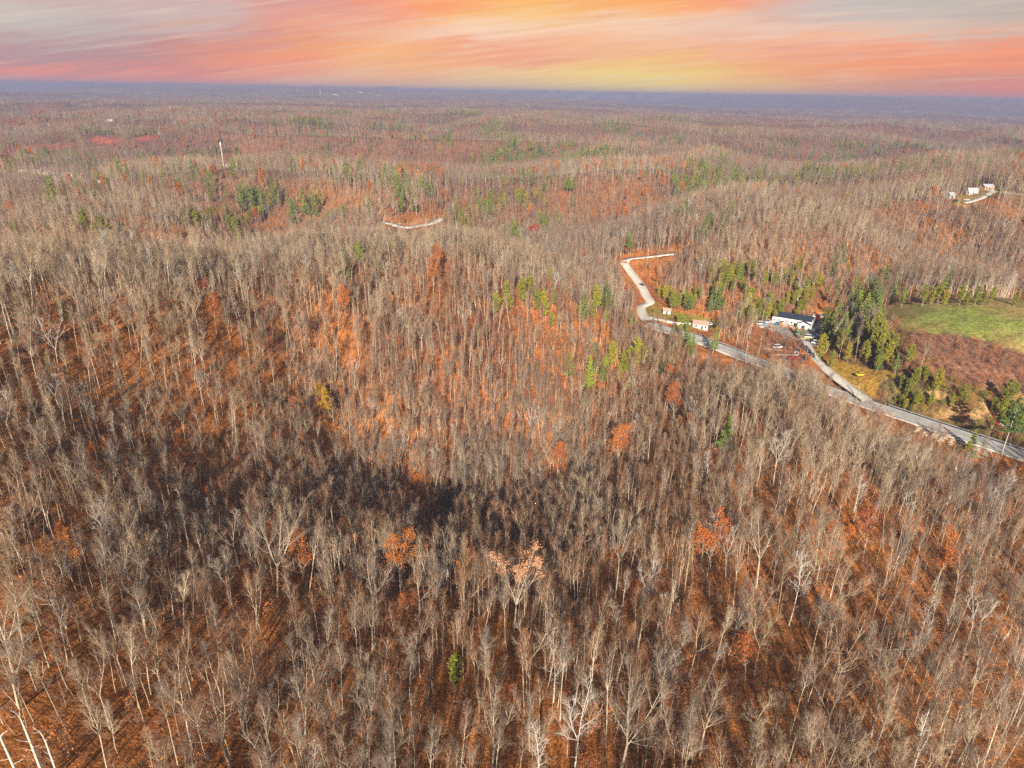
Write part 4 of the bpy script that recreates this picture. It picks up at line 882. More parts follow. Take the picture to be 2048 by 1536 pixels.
# evergreens as individuals (up to 290), the rest join the far woods
egk = [e[2] for e in EG]; egz = h(EGP[:, 0], EGP[:, 1]); ue, ve, dze = project(EGP[:, 0], EGP[:, 1], egz+9)
gcount = {}
for i, (u, v, kd, s, pl) in enumerate(EG): gcount.setdefault((kd, pl), []).append(i)
EL_ = {}
for (kd, pl), ids in gcount.items():
    kw = 'green pine' if kd == 'pine' else 'olive-green evergreen'
    ids = sorted(ids, key=lambda i: EG[i][0])
    for r_, i in enumerate(ids):
        if len(ids) == 1: EL_[i] = f'lone {kw} {pl}'
        else:
            o_ = 'leftmost' if r_ == 0 else 'rightmost' if r_ == len(ids)-1 else None
            if o_ is None:
                big = 'larger ' if EG[i][3] > 1.04 else 'smaller ' if EG[i][3] < 0.95 else ''
                nths = ['first','second','third','fourth','fifth','sixth','seventh','eighth','ninth','tenth','eleventh','twelfth','thirteenth','fourteenth','fifteenth','sixteenth','seventeenth','eighteenth','nineteenth','twentieth'] 
                tens = ['twenty-','thirty-','forty-','fifty-']
                w_ = nths[r_] if r_ < 20 else (tens[(r_+1)//10-2]+nths[(r_+1) % 10-1] if (r_+1) % 10 else ['thirtieth','fortieth','fiftieth'][(r_+1)//10-3])
                EL_[i] = f'{w_} {big}{kw} {pl}'
            else: EL_[i] = f'{o_} {kw} {pl}'
eo = sorted(range(len(EG)), key=lambda i: dze[i])
cnt_eg = {'pine': 0, 'olive': 0}; EGREST = []
for i in eo:
    u, v, kd, s, pl = EG[i]; vr = i % len(SRC[kd]); sc_ = s*random.uniform(0.85, 1.05)*(1.15 if dze[i] > 600 else 0.95)*(0.9 if kd == 'pine' else 1.1)*(0.62 if 'on the bank' in pl or 'right edge above' in pl else 1)*(0.8 if 'belt' in pl else 0.86 if 'stand right' in pl else 1)
    if cnt_eg[kd] < 290:
        cnt_eg[kd] += 1
        add_tree(kd, vr, EGP[i, 0], EGP[i, 1], egz[i], random.uniform(0, 6.28), sc_, treename(kd), EL_[i], treecat(kd), 'evergreens '+pl)
    else: EGREST.append((i, sc_))

# ------------------------------------------------------------------ instanced woods (geometry nodes)
def gn_forest(name, sources, pts, idx, rot, scl, label, cat='woodland'):
    """one object: a point cloud-like mesh with trees instanced on its points"""
    col = bpy.data.collections.new(name+'_sources')
    for i, me in enumerate(sources):
        o = bpy.data.objects.new('%s_source_%s' % (name, 'abcdefghijklmnopqrstuvwxyz'[i//26]+'abcdefghijklmnopqrstuvwxyz'[i % 26]), me); col.objects.link(o)
    me = bpy.data.meshes.new(name); n = len(pts)
    me.vertices.add(n); me.vertices.foreach_set('co', np.asarray(pts, np.float32).ravel())
    a = me.attributes.new('idx', 'INT', 'POINT'); a.data.foreach_set('value', np.asarray(idx, np.int32))
    a = me.attributes.new('rot', 'FLOAT_VECTOR', 'POINT'); a.data.foreach_set('vector', np.asarray(rot, np.float32).ravel())
    a = me.attributes.new('scl', 'FLOAT_VECTOR', 'POINT'); a.data.foreach_set('vector', np.asarray(scl, np.float32).ravel())
    me.update(); o = obj(name, me); tag(o, label, cat, None, 'stuff')
    g = bpy.data.node_groups.new(name, 'GeometryNodeTree')
    g.interface.new_socket('Geometry', in_out='INPUT', socket_type='NodeSocketGeometry'); g.interface.new_socket('Geometry', in_out='OUTPUT', socket_type='NodeSocketGeometry')
    gi = g.nodes.new('NodeGroupInput'); go = g.nodes.new('NodeGroupOutput'); ip = g.nodes.new('GeometryNodeInstanceOnPoints'); ci = g.nodes.new('GeometryNodeCollectionInfo')
    ci.inputs['Collection'].default_value = col; ci.inputs['Separate Children'].default_value = True; ci.inputs['Reset Children'].default_value = True
    def at(nm, ty):
        n_ = g.nodes.new('GeometryNodeInputNamedAttribute'); n_.data_type = ty; n_.inputs['Name'].default_value = nm; return n_.outputs['Attribute']
    L = g.links.new; L(gi.outputs[0], ip.inputs['Points']); L(ci.outputs[0], ip.inputs['Instance']); ip.inputs['Pick Instance'].default_value = True
    L(at('idx', 'INT'), ip.inputs['Instance Index']); L(at('rot', 'FLOAT_VECTOR'), ip.inputs['Rotation']); L(at('scl', 'FLOAT_VECTOR'), ip.inputs['Scale']); L(ip.outputs[0], go.inputs[0])
    md = o.modifiers.new('trees', 'NODES'); md.node_group = g
    return o
PAL = ['grey_twig', 'tan_twig', 'red_twig', 'twig']
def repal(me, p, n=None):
    c = me.copy(); c.materials[1] = M[p]; c.materials[0] = M['far_shade_bark'] if p in ('red_twig', 'grey_twig') and n else c.materials[0]; return c
S_ALL = [s[2] for s in SRC['bare']]+[s[2] for s in SRC['pale']]+[s[2] for s in SRC['rust']]
NS0 = len(S_ALL)
for p_ in PAL[:3]: S_ALL += [repal(s[2], p_) for s in SRC['bare']]
PT, IX, RO, SL = [], [], [], []
def push(x, y, z, ix, sc_, rng, tilt=0.035, rz=None):
    n = len(x); PT.append(np.stack([x, y, z], 1)); IX.append(ix); RO.append(np.stack([rng.normal(size=n)*tilt, rng.normal(size=n)*tilt, rng.uniform(0, 6.283, n) if rz is None else rz], 1))
    sxy = sc_*rng.uniform(0.9, 1.1, n); SL.append(np.stack([sxy, sxy, sc_], 1))
r_ = ~sel & ~selo
ix = np.where(kind1 == 1, NB+2+(v1 % 2), np.where(pale1, NB+(v1 % 2), np.where(pal1 < 3, NS0+pal1*NB+v1, v1))); push(x1[r_], y1[r_], z1[r_]-0.1, ix[r_], s1[r_]*np.where(kind1[r_] == 1, 0.85, 1), rg)
# understory poles between the canopy trees, close by only
OFF = len(S_ALL); SRCS = S_ALL+POLES
xp, yp = jgrid(18, 420, 4.0, HA, 301, 0.5); k = dens_ok(xp, yp, 302, 0.3); xp, yp = xp[k], yp[k]; k = shade_cut(xp, yp, 0.9, 11, 304); xp, yp = xp[k], yp[k]; rp = np.random.default_rng(303)
push(xp, yp, h(xp, yp), OFF+rp.integers(0, 3, len(xp)), rp.uniform(0.5, 1.0, len(xp)), rp, 0.06)
# middle distance: 620 m to 2.4 km
OFF2 = len(SRCS); NF = len(FAR['bare'])
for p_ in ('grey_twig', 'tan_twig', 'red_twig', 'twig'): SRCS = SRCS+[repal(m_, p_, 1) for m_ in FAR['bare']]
x2, y2 = jgrid(620, 2400, 5.0, HA, 401, 0.5); k = dens_ok(x2, y2, 402); x2, y2 = x2[k], y2[k]; r2 = np.random.default_rng(403)
for px, py in EGP: k = np.hypot(x2-px, y2-py) > 2.5; x2, y2 = x2[k], y2[k]
k = shade_cut(x2, y2, 1.0, 20, 404); x2, y2 = x2[k], y2[k]; z2 = h(x2, y2); rr2 = r2.random(len(x2)); g2 = fbm(x2/130, y2/130, 4, 410); g3 = fbm(x2/90, y2/90, 3, 420)
isp = (rr2 < 0.012+0.3*smooth(0.2, 0.42, g2)); isr = ~isp & (r2.random(len(x2)) < 0.006+0.035*smooth(0.05, 0.4, g3))
bare2 = ~isp & ~isr
push(x2[bare2], y2[bare2], z2[bare2]-0.3, OFF2+r2.integers(0, 5, bare2.sum())+NF*palette(x2[bare2], y2[bare2], 78, 60), r2.uniform(0.62, 0.95, bare2.sum()), r2, 0.03)
# far: clumps
OFF3 = len(SRCS); CLS = CL_A+CL_B
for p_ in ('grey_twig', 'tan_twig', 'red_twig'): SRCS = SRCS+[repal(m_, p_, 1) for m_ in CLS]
NC = len(CLS)
def pal3(x, y, sd):
    p = palette(x, y, sd, 110); return np.where(p == 3, 0, p)*NC
x3, y3 = jgrid(2400, 5000, 13.5, R(43), 501, 0.35); k = ~in_clear(x3, y3, NO_TREES); x3, y3 = x3[k], y3[k]; r3 = np.random.default_rng(503)
z3 = h(x3, y3); g4 = fbm(x3/220, y3/220, 4, 510); push(x3, y3, z3, OFF3+pal3(x3, y3, 79)+np.where(r3.random(len(x3)) < 0.06+0.6*smooth(0.2, 0.45, g4), 2, r3.integers(0, 2, len(x3))), r3.uniform(0.6, 0.8, len(x3)), r3, 0.0)
x4, y4 = jgrid(5000, 13500, 31, R(42), 601, 0.3); r4 = np.random.default_rng(603); z4 = h(x4, y4)
g5 = fbm(x4/400, y4/400, 4, 610); push(x4, y4, z4, OFF3+3+pal3(x4, y4, 80)+np.where(r4.random(len(x4)) < 0.08+0.5*smooth(0.2, 0.45, g5), 2, r4.integers(0, 2, len(x4))), r4.uniform(0.65, 0.85, len(x4)), r4, 0.0)
gn_forest('bare_woods', SRCS, np.vstack(PT), np.concatenate(IX), np.vstack(RO), np.vstack(SL), 'bare grey and brown deciduous woods covering all the hills to the horizon')
print('woods points', sum(len(p) for p in PT))
# middle-distance evergreens and orange trees
PT, IX, RO, SL = [], [], [], []
ni = isp.sum(); push(x2[isp], y2[isp], z2[isp]-0.2, (r2.random(ni) < 0.55).astype(int), r2.uniform(0.6, 0.95, ni), r2, 0.02)
# a companion or two grows beside each hand-placed evergreen
ex = np.repeat(np.arange(len(EG)), 2); ax_ = EGP[ex, 0]+r2.normal(size=len(ex))*(3.2+dze[ex]*0.006); ay_ = EGP[ex, 1]+r2.normal(size=len(ex))*(4+dze[ex]*0.012)
k = ~in_clear(ax_, ay_, [c for c in NO_TREES]) & ~road_mask(ax_, ay_, 2.5); ex, ax_, ay_ = ex[k], ax_[k], ay_[k]
k = open_cut(ax_, ay_, 12, 911); ex, ax_, ay_ = ex[k], ax_[k], ay_[k]; ok = dze[ex] < 600
push(ax_, ay_, h(ax_, ay_)-0.2, np.array([0 if EG[i][2] == 'pine' else 1 for i in ex])+2*ok, r2.uniform(0.55, 0.95, len(ex)), r2, 0.02)
if EGREST:
    ii = np.array([a for a, _ in EGREST]); push(EGP[ii, 0], EGP[ii, 1], egz[ii], np.array([0 if EG[i][2] == 'pine' else 1 for i in ii]), np.array([b for _, b in EGREST]), r2, 0.02)
gn_forest('evergreen_groves', FAR['pine']+FAR['olive']+[SRC['pine'][1][2], SRC['olive'][0][2]], np.vstack(PT), np.concatenate(IX), np.vstack(RO), np.vstack(SL), 'small dark green evergreens dotted through the distant woods')
PT, IX, RO, SL = [], [], [], []
ni = isr.sum(); push(x2[isr], y2[isr], z2[isr]-0.2, np.zeros(ni, int), r2.uniform(0.7, 1.0, ni), r2, 0.02)
gn_forest('far_orange_trees', FAR['rust'], np.vstack(PT), np.concatenate(IX), np.vstack(RO), np.vstack(SL), 'small rust-coloured trees still in leaf dotted through the distant woods')
# undergrowth
PT, IX, RO, SL = [], [], [], []
xs, ys = jgrid(18, 460, 2.9, HA, 701, 0.5); rs = np.random.default_rng(703); k = ~in_clear(xs, ys, [c for c in NO_TREES]) & ~road_mask(xs, ys, 1.5); xs, ys = xs[k], ys[k]
q = fbm(xs/38, ys/38, 3, 710); keep = rs.random(len(xs)) < np.where(in_clear(xs, ys, THIN), 1.0, 0.45+0.4*smooth(-0.2, 0.4, q)); xs, ys, q = xs[keep], ys[keep], q[keep]
lf = rs.random(len(xs)) < 0.4+0.45*smooth(-0.1, 0.4, q)
push(xs, ys, h(xs, ys), np.where(lf, rs.integers(0, 2, len(xs)), rs.integers(2, 4, len(xs))), rs.uniform(0.5, 1.1, len(xs)), rs, 0.05)
GB = bush(85, 420, 2, 2.6).mesh('green_bush', GREENBUSH)
xb, yb = jgrid(150, 520, 3.4, HA, 721, 0.5); k = in_clear(xb, yb, ['bank']) & ~in_clear(xb, yb, ['dirt', 'verge']) & ~road_mask(xb, yb, 2.0); xb, yb = xb[k], yb[k]
push(xb, yb, h(xb, yb), np.full(len(xb), 4), rs.uniform(0.35, 1.0, len(xb)), rs, 0.05)
gn_forest('undergrowth', SHRUBS+[GB], np.vstack(PT), np.concatenate(IX), np.vstack(RO), np.vstack(SL), 'low brown and orange saplings and brush covering the forest floor', 'undergrowth')

# ------------------------------------------------------------------ buildings, vehicles, poles
def holder(name, x, y, rz, label, cat, group=None, z=None):
    e = bpy.data.objects.new(name, None); COL.objects.link(e); e.location = (x, y, hz(x, y) if z is None else z); e.rotation_euler = (0, 0, rz); return tag(e, label, cat, group)
def part(name, mb, mats, parent): return obj(name, mb.mesh(name, mats if isinstance(mats, list) else [mats]), parent)
def gable_house(name, x, y, rz, L_, W_, Hh, rise, wm, rm, label, cat='house', group=None, doors=(), windows=(), over=0.4, chimney=False, z=None, back=True):
    """long side along local X, front faces local -Y, origin in the middle of the front wall's foot"""
    t = holder(name, x, y, rz, label, cat, group, z)
    w = MB(); a = L_/2
    w.add([(-a,0,-0.6),(a,0,-0.6),(a,W_,-0.6),(-a,W_,-0.6),(-a,0,Hh),(a,0,Hh),(a,W_,Hh),(-a,W_,Hh),(-a,W_/2,Hh+rise),(a,W_/2,Hh+rise)],
          [(0,1,5,4),(2,3,7,6),(1,2,6,9,5),(3,0,4,8,7)]); part('wall', w, wm, t)
    r_ = MB(); o = over; th = 0.16
    for sgn in (0, 1):
        y0 = -o if sgn == 0 else W_+o; ze = Hh-rise/(W_/2)*o; zr = Hh+rise
        q = [(-a-o, y0, ze+0.03), (a+o, y0, ze+0.03), (a+o, W_/2, zr+0.03), (-a-o, W_/2, zr+0.03)]
        q2 = [(p[0], p[1], p[2]+th) for p in q]
        r_.add(q+q2, [(0,1,2,3),(4,7,6,5),(0,4,5,1),(1,5,6,2),(2,6,7,3),(3,7,4,0)])
    # seams of the roof sheets
    n = int(L_/1.0)
    for i in range(n+1):
        xx = -a-o+(L_+2*o)*i/n
        for y0, y1 in ((-o, W_/2), (W_+o, W_/2)):
            z0 = Hh-rise/(W_/2)*o+0.19; z1 = Hh+rise+0.19
            r_.add([(xx-.03,y0,z0),(xx+.03,y0,z0),(xx+.03,y1,z1),(xx-.03,y1,z1),(xx-.03,y0,z0+.05),(xx+.03,y0,z0+.05),(xx+.03,y1,z1+.05),(xx-.03,y1,z1+.05)], [(4,5,6,7),(0,4,7,3),(1,2,6,5),(0,1,5,4)])
    rf = part('roof', r_, rm, t)
    if chimney: c = MB(); c.box(a*0.4, a*0.4+.7, W_*0.6, W_*0.6+.7, Hh, Hh+rise+0.9); part('chimney', c, M['brick'], rf)
    for (xx, w_, h_, mm) in doors:
        d = MB(); d.box(xx-w_/2-.08, xx+w_/2+.08, -.05, .02, 0, h_+.08, 0); d.box(xx-w_/2, xx+w_/2, -.09, -.02, 0, h_, 1); part('door', d, [M['white_metal'], M[mm]], t)
    for (xx, zz, w_, h_) in windows:
        d = MB(); d.box(xx-w_/2-.07, xx+w_/2+.07, -.05, .02, zz-.07, zz+h_+.07, 0); f_ = part('window', d, [M['white_metal']], t)
        g = MB(); g.box(xx-w_/2, xx+w_/2, -.08, -.045, zz, zz+h_, 0); part('pane', g, M['glass'], f_)
    return t
def two(u1, v1, u2, v2):
    a = march(u1, v1, 0, h); b = march(u2, v2, 0, h); m = (a+b)/2; return m, math.atan2(b[1]-a[1], b[0]-a[0]), float(np.linalg.norm(b-a))
# workshop
m_, rz_, L_ = two(1546, 645.5, 1619, 657.5)
L_ = min(max(L_, 22), 30)
ws = gable_house('workshop', m_[0], m_[1], rz_, L_, 11, 4.2, 1.7, M['white_metal'], M['dark_roof'], 'long white metal workshop with a dark blue roof beside the gravel lot', 'workshop',
     doors=[(-L_*.33, 3, 3.2, 'steel'), (-L_*.12, 3, 3.2, 'steel'), (L_*.08, 1.1, 2.2, 'dark_roof')], windows=[(-L_*.44, 1.4, 1, 1), (-L_*.22, 1.4, 1, 1), (L_*.0, 1.4, 1.2, 1), (L_*.18, 1.4, 1.2, 1)], z=LOTZ)
pw = MB(); x0_ = L_/2-7.5; x1_ = L_/2-0.6   # front gable wing with a white arch face
pw.add([(x0_,-3,-.3),(x1_,-3,-.3),(x1_,0.01,-.3),(x0_,0.01,-.3),(x0_,-3,2.8),(x1_,-3,2.8),(x1_,0.01,2.8),(x0_,0.01,2.8),((x0_+x1_)/2,-3,4.2),((x0_+x1_)/2,0.01,4.2)], [(0,1,5,8,4),(3,0,4,7),(1,2,6,5)])
wing = part('porch', pw, M['white_metal'], ws)
pr = MB(); xm_ = (x0_+x1_)/2
pr.add([(x0_-.3,-3.4,2.7),(x0_-.3,0.6,2.7),(xm_,0.6,4.32),(xm_,-3.4,4.32),(x1_+.3,0.6,2.7),(x1_+.3,-3.4,2.7)], [(0,3,2,1),(3,5,4,2)]); part('porch_roof', pr, M['dark_roof'], wing)
pg = MB(); pg.box(xm_-1, xm_+1, -3.05, -3.0, 0, 2.1); part('porch_door', pg, M['glass'], wing)
fa = MB(); fa.box(L_/2+0.01, L_/2+0.25, -0.4, 11.4, 0.0, 5.0); part('end_wall', fa, M['white_metal'], ws)
# small houses
m_, rz_, L_ = two(1386, 654, 1414, 661)
gable_house('small_house', m_[0], m_[1], rz_, max(8.5, min(L_, 12)), 6.5, 2.7, 1.5, M['white_metal'], M['salmon_roof'], 'small white house with a salmon-pink roof beside the grassy lane', doors=[(1, 1, 2.1, 'glass')], windows=[(-2.4, 1, 1.1, 1.1), (3.0, 1, 1.1, 1.1)], chimney=True)
m_, rz_, L_ = two(1328, 627.5, 1339, 628.5)
gable_house('shed', m_[0], m_[1], rz_, 4.2, 3.4, 2.2, 1.0, M['white_metal'], M['salmon_roof'], 'tiny white shed with a red roof on the lawn near the gravel road bend', 'shed', doors=[(0, .9, 1.9, 'glass')])
def far_house(u, v, L_, W_, wm, rm, label, rz=0.15, cat='house', group=None, Hh=2.8):
    p = march(u, v, 0, h); n = int(L_/4)
    gable_house('house' if cat == 'house' else cat.replace(' ', '_'), p[0], p[1], rz, L_, W_, Hh, 1.8, M[wm], M[rm], label, cat, group, doors=[(0, 1.2, 2.1, 'glass')], windows=[(-L_/2+1.5+i*3.2, 1, 1.2, 1.1) for i in range(int((L_/2-2)/3.2)+1)])
HG = 'houses of the hamlet at the left edge'
far_house(46, 343, 9, 7, 'steel', 'dark_roof', 'dark-roofed house at the left end of the far hamlet', 0.3, group=HG)
far_house(74, 347.5, 9, 7, 'tan_roof', 'grey_roof', 'grey-roofed tan house second from the left in the far hamlet', 0.1, group=HG)
far_house(91, 349.5, 9, 7, 'white_metal', 'salmon_roof', 'white house with a dull red roof in the middle of the far hamlet', 0.05, group=HG)
far_house(135, 353, 12, 8, 'steel', 'grey_roof', 'pale grey-roofed house right of the middle of the far hamlet', 0.1, group=HG)
far_house(155, 355, 9, 7, 'tan_roof', 'tan_roof', 'house with a tan-orange roof in the far hamlet', 0.0, group=HG)
far_house(205, 365, 10, 7, 'tan_roof', 'dark_roof', 'dark-roofed brown house at the right end of the far hamlet', -0.1, group=HG)
FG = 'buildings of the hill farm at the right edge'
far_house(1904, 397, 5, 5, 'grey_roof', 'grey_roof', 'grey metal shed at the left end of the hill farm', 0.2, 'shed', FG)
far_house(1946, 387.5, 9, 3, 'white_metal', 'grey_roof', 'long white mobile home on the hill farm', 0.12, 'mobile_home', FG)
far_house(1978, 380, 9, 6, 'tan_roof', 'grey_roof', 'blue-grey roofed house at the top of the hill farm lane', 0.15, 'house', FG)
far_house(1941, 389.5, 3, 3, 'white_metal', 'white_metal', 'tiny white hut in front of the mobile home', 0.15, 'hut', FG, 1.8)
far_house(1350, 284, 22, 10, 'white_metal', 'white_metal', 'white house beside the dark pines in the middle distance', 0.1)
far_house(1475, 262, 18, 10, 'tan_roof', 'grey_roof', 'pale house deep in the woods of the middle distance', -0.1)
far_house(218, 243, 14, 9, 'white_metal', 'white_metal', 'lone white barn far off at the left', 0.1, 'barn')
TG = 'buildings of the distant town'
for i, (u, v, L_, lb) in enumerate([(672,186,60,'flat white building at the left of the distant hazy town'),(690,181,45,'small white building high in the distant hazy town'),(706,184,70,'long pale building in the middle of the distant hazy town'),(722,181,50,'pale building right of the middle of the distant hazy town'),(740,183,60,'grey building near the right of the distant hazy town'),(757,186,50,'small white building at the right of the distant hazy town')]):
    far_house(u, v+5, L_, 25, 'white_metal', 'white_metal' if i != 4 else 'grey_roof', lb, 0.05*i, 'building', TG, 9)
# water towers
def water_tower(u, v, H, rb, label):
    p = march(u, v, 0, h); t = holder('water_tower', p[0], p[1], 0, label, 'water tower')
    s = MB(); s.tube([(0,0,-1),(0,0,1.5),(0,0,3),(0,0,H*.86),(0,0,H*.9)], [rb*.75, rb*.65, rb*.36, rb*.33, rb*.6], 16); part('shaft', s, M['white_metal'], t)
    b = MB(); z0 = H*.87; pr_ = [(0, .35), (.08, .6), (.25, .8), (.55, .82), (.8, .7), (.95, .4), (1, .06)]
    b.tube([(0,0,z0+q*H*.16) for q, _ in pr_], [rb*1.25*w for _, w in pr_], 20); part('tank', b, M['white_metal'], t)
    f_ = MB(); f_.tube([(0,0,H*1.03),(0,0,H*1.07)], [.12,.08], 6); part('beacon', f_, M['steel'], t)
    b_ = MB(); b_.box(4.5, 7.5, -1.5, 1.5, -.4, 2.4); part('pump_box', b_, M['steel'], t)
water_tower(447, 331, 38, 1.3, 'tall slim white water tower standing above the woods at the upper left')
water_tower(641, 192, 42, 5, 'tiny white water tower on the hazy horizon by the town')
# utility poles
def utility_pole(u, v, H, label, arm=True):
    p = march(u, v, 0, h); t = holder('utility_pole', p[0], p[1], 0.6, label, 'utility pole')
    s = MB(); s.tube([(0,0,-.8),(0,0,H)], [.16,.11], 8); part('pole', s, M['wood'], t)
    if arm:
        a = MB(); a.box(-1.2, 1.2, -.2, -.09, H-.75, H-.6); ca = part('crossarm', a, M['wood'], t)
        for xx in (-1.05, 0, 1.05): i_ = MB(); zb = H-.6 if xx else H; i_.tube([(xx,-.14 if xx else 0,zb),(xx,-.14 if xx else 0,zb+.22)], [.06,.04], 6); part('insulator', i_, M['steel'], ca)
        c = MB(); c.tube([(.33,.0,H-2.1),(.33,.0,H-1.2)], [.22,.22], 10); part('transformer', c, M['steel'], t)
utility_pole(1971, 891, 9.5, 'wooden utility pole beside the road near the right edge')
utility_pole(1518.5, 641, 9, 'pale utility pole left of the workshop lot', False)
utility_pole(1712, 802, 8.5, 'utility pole at the foot of the driveway')
utility_pole(1611, 722, 8, 'utility pole left of the driveway below the workshop', False)
utility_pole(1412, 646, 7.5, 'utility pole just behind the salmon-roofed house')
# vehicles
def car_proto(kind):
    sh = {'car': (4.4, 1.75, .62, .98, 1.42, -.9, 1.35), 'van': (5.2, 1.95, .75, 1.15, 2.05, -2.2, 1.7), 'pickup': (5.4, 1.9, .75, 1.1, 1.75, -.3, 1.4)}[kind]
    Lc, Wc, z0, z1, z2, c0, c1 = sh; a = Lc/2; b = Wc/2
    B = MB(); pr_ = [(-a, .35), (-a, z1-.1), (-a+.15, z1), (a-.15, z1-.12), (a, z1-.3), (a, .35)]
    V = [(x, -b, z) for x, z in pr_]+[(x, b, z) for x, z in pr_]; n = len(pr_)
    B.add(V, [tuple(range(n))[::-1], tuple(range(n, 2*n))]+[(i, (i+1) % n, n+(i+1) % n, n+i) for i in range(n)])
    rb = b-.18; B.add([(c0+.1,-rb,z2-.04),(c1-.75,-rb,z2-.04),(c1-.75,rb,z2-.04),(c0+.1,rb,z2-.04),(c0+.15,-rb+.05,z2),(c1-.8,-rb+.05,z2),(c1-.8,rb-.05,z2),(c0+.15,rb-.05,z2)], [(4,5,6,7),(0,1,5,4),(1,2,6,5),(2,3,7,6),(3,0,4,7),(0,3,2,1)])
    G = MB(); e = .01
    G.add([(c0-.25,-b+.06,z1-.02),(c1,-b+.06,z1-.08),(c1,b-.06,z1-.08),(c0-.25,b-.06,z1-.02),(c0+.1,-rb,z2-.045),(c1-.75,-rb,z2-.045),(c1-.75,rb,z2-.045),(c0+.1,rb,z2-.045)], [(0,1,5,4),(1,2,6,5),(2,3,7,6),(3,0,4,7)])
    Wh = MB(); Wh.tube([(0,-.11,0),(0,.11,0)], [.34,.34], 12, 0); Wh.tube([(0,-.12,0),(0,.12,0)], [.18,.18], 8, 1)
    return B, G.mesh('windows', [M['glass']]), Wh.mesh('wheel', [M['rubber'], M['steel']]), [(-a+.85, -b+.1), (a-.85, -b+.1), (-a+.85, b-.1), (a-.85, b-.1)]
PROTO = {k: car_proto(k) for k in ('car', 'van', 'pickup')}; BODY = {}
def vehicle(kind, colr, u, v, rz, label, cat=None, group=None, zl=None):
    p = march(u, v, 0, h); B, G, Wm, wp = PROTO[kind]
    if (kind, colr) not in BODY: BODY[(kind, colr)] = B.mesh('body', [M['car_'+colr]])
    nm = {'car': 'parked_car', 'van': 'parked_van', 'pickup': 'pickup_truck'}[kind]
    z = hz(p[0], p[1])+(0.3 if zl is None else zl)
    t = holder(nm, p[0], p[1], rz, label, cat or kind, group, z-0.25)
    obj('body', BODY[(kind, colr)], t); obj('windows', G, t)
    for x, y in wp: w = obj('wheel', Wm, t); w.location = (x, y, .34)
VG = 'vehicles parked around the workshop'
vehicle('car', 'dark', 1283, 570, 2.1, 'small dark car driving down the pale gravel road', 'car', zl=.33)
for a in [('car','silver',1528,644,.5,'silver car nearest the grass left of the workshop'),('van','white',1521,649,.4,'white van at the left end of the gravel lot'),('car','pale_blue',1531,651,.3,'pale blue car right of the white van at the lot end'),('pickup','white',1537,645.5,.8,'white pickup at the left corner of the workshop'),
          ('car','silver',1542,659,.2,'silver car at the front edge of the gravel lot'),('car','blue',1554,649,.9,'bright blue car against the workshop front'),('car','white',1526,655,.6,'white car low on the left side of the lot'),('car','silver',1549,662,.3,'grey-silver car at the near rim of the lot'),
          ('van','white',1618,676,-.2,'white van near the top of the driveway'),('car','yellow',1617,680,-.3,'yellow car beside the top of the driveway'),('pickup','dark',1622,684,-.4,'dark pickup right of the driveway top'),('van','white',1633,688,-.5,'larger white van at the right of the driveway top'),
          ('car','pale_blue',1619,709,-.9,'pale blue car on the left of the driveway'),('car','red',1584,718,.2,'red car wreck left in the junkyard scrub'),('car','red',1592,718.5,.5,'second red wreck in the junkyard, the one nearer the driveway'),('van','white',1555,696,.4,'white box trailer alone in the junkyard scrub'),
          ('car','white',1627,633,1.2,'white car in the shade right of the workshop'),('car','red',1635,634,1.0,'red car in the shade between two white vehicles'),('pickup','white',1642,634,1.1,'white pickup in the deep shade right of the workshop'),('car','red',1632,641,.8,'dark red car closest to the workshop gable'),('car','green',1627,640,.9,'dark green car beside the dark red car'),
          ('car','pale_blue',1639,648,.7,'pale blue car on the shaded asphalt'),('car','silver',1634,661,.4,'silver car under the pines right of the lot'),('car','white',1640,672,.2,'white car at the pine edge above the driveway'),('car','red',1588,651,.1,'small red car in front of the workshop wall'),('pickup','orange',1561,648,1.3,'orange pickup beside the blue car at the workshop')]:
    vehicle(a[0], a[1], a[2], a[3], a[4], a[5], group=VG)
vehicle('pickup', 'white', 1982, 383, .3, 'white pickup beside the blue-grey roofed farm house')
vehicle('car', 'white', 1933, 401, .3, 'white car on the hill farm lawn'); vehicle('car', 'dark', 1912, 403, .2, 'dark car at the lower left of the hill farm')
vehicle('car', 'red', 1998, 848, .4, 'red car half hidden in brush at the right edge above the road'); vehicle('car', 'white', 2010, 851, .2, 'white car in the brush right of the red one'); vehicle('car', 'pale_blue', 1814, 880, .3, 'pale blue car among trunks below the road')
vehicle('car', 'white', 1420, 650, .5, 'white car parked behind the salmon-roofed house'); vehicle('car', 'dark', 1426, 655, .2, 'dark car right of the salmon-roofed house')
vehicle('car', 'yellow', 1721, 751, .2, 'bright yellow car alone on the orange meadow')
# guard rails along the road
nm, c_, z_, hw, kd = ROADS[0]
dd = np.gradient(c_, axis=0); dd /= np.linalg.norm(dd, axis=1)[:, None]; nn_ = np.stack([dd[:, 1], -dd[:, 0]], 1)
uR, vR, _ = project(c_[:, 0], c_[:, 1], z_)
def guard(i0, i1, off, label):
    t = holder('guard_rail', c_[i0, 0], c_[i0, 1], 0, label, 'guard rail'); o_ = np.array([c_[i0, 0], c_[i0, 1], t.location.z])
    P = [np.array([*(c_[i]+nn_[i]*off), z_[i]+.62])-o_ for i in range(i0, i1)]
    m_ = MB()
    for dz_ in (-.1, .08):
        m_.tube([p+[0, 0, dz_] for p in P], [.09]*len(P), 4, cap=True)
    part('rail', m_, M['steel'], t); n = 0
    for p in P[::3]:
        if n > 90: break
        n += 1; q = MB(); q.box(p[0]-.07, p[0]+.07, p[1]-.07, p[1]+.07, p[2]-1.0, p[2]+.12); part('post', q, M['wood'], t)
iA = int(np.argmin(np.abs(uR-1700))); iB = int(np.argmin(np.abs(uR-2080)))
side_near = 1 if nn_[iA][1] < 0 else -1
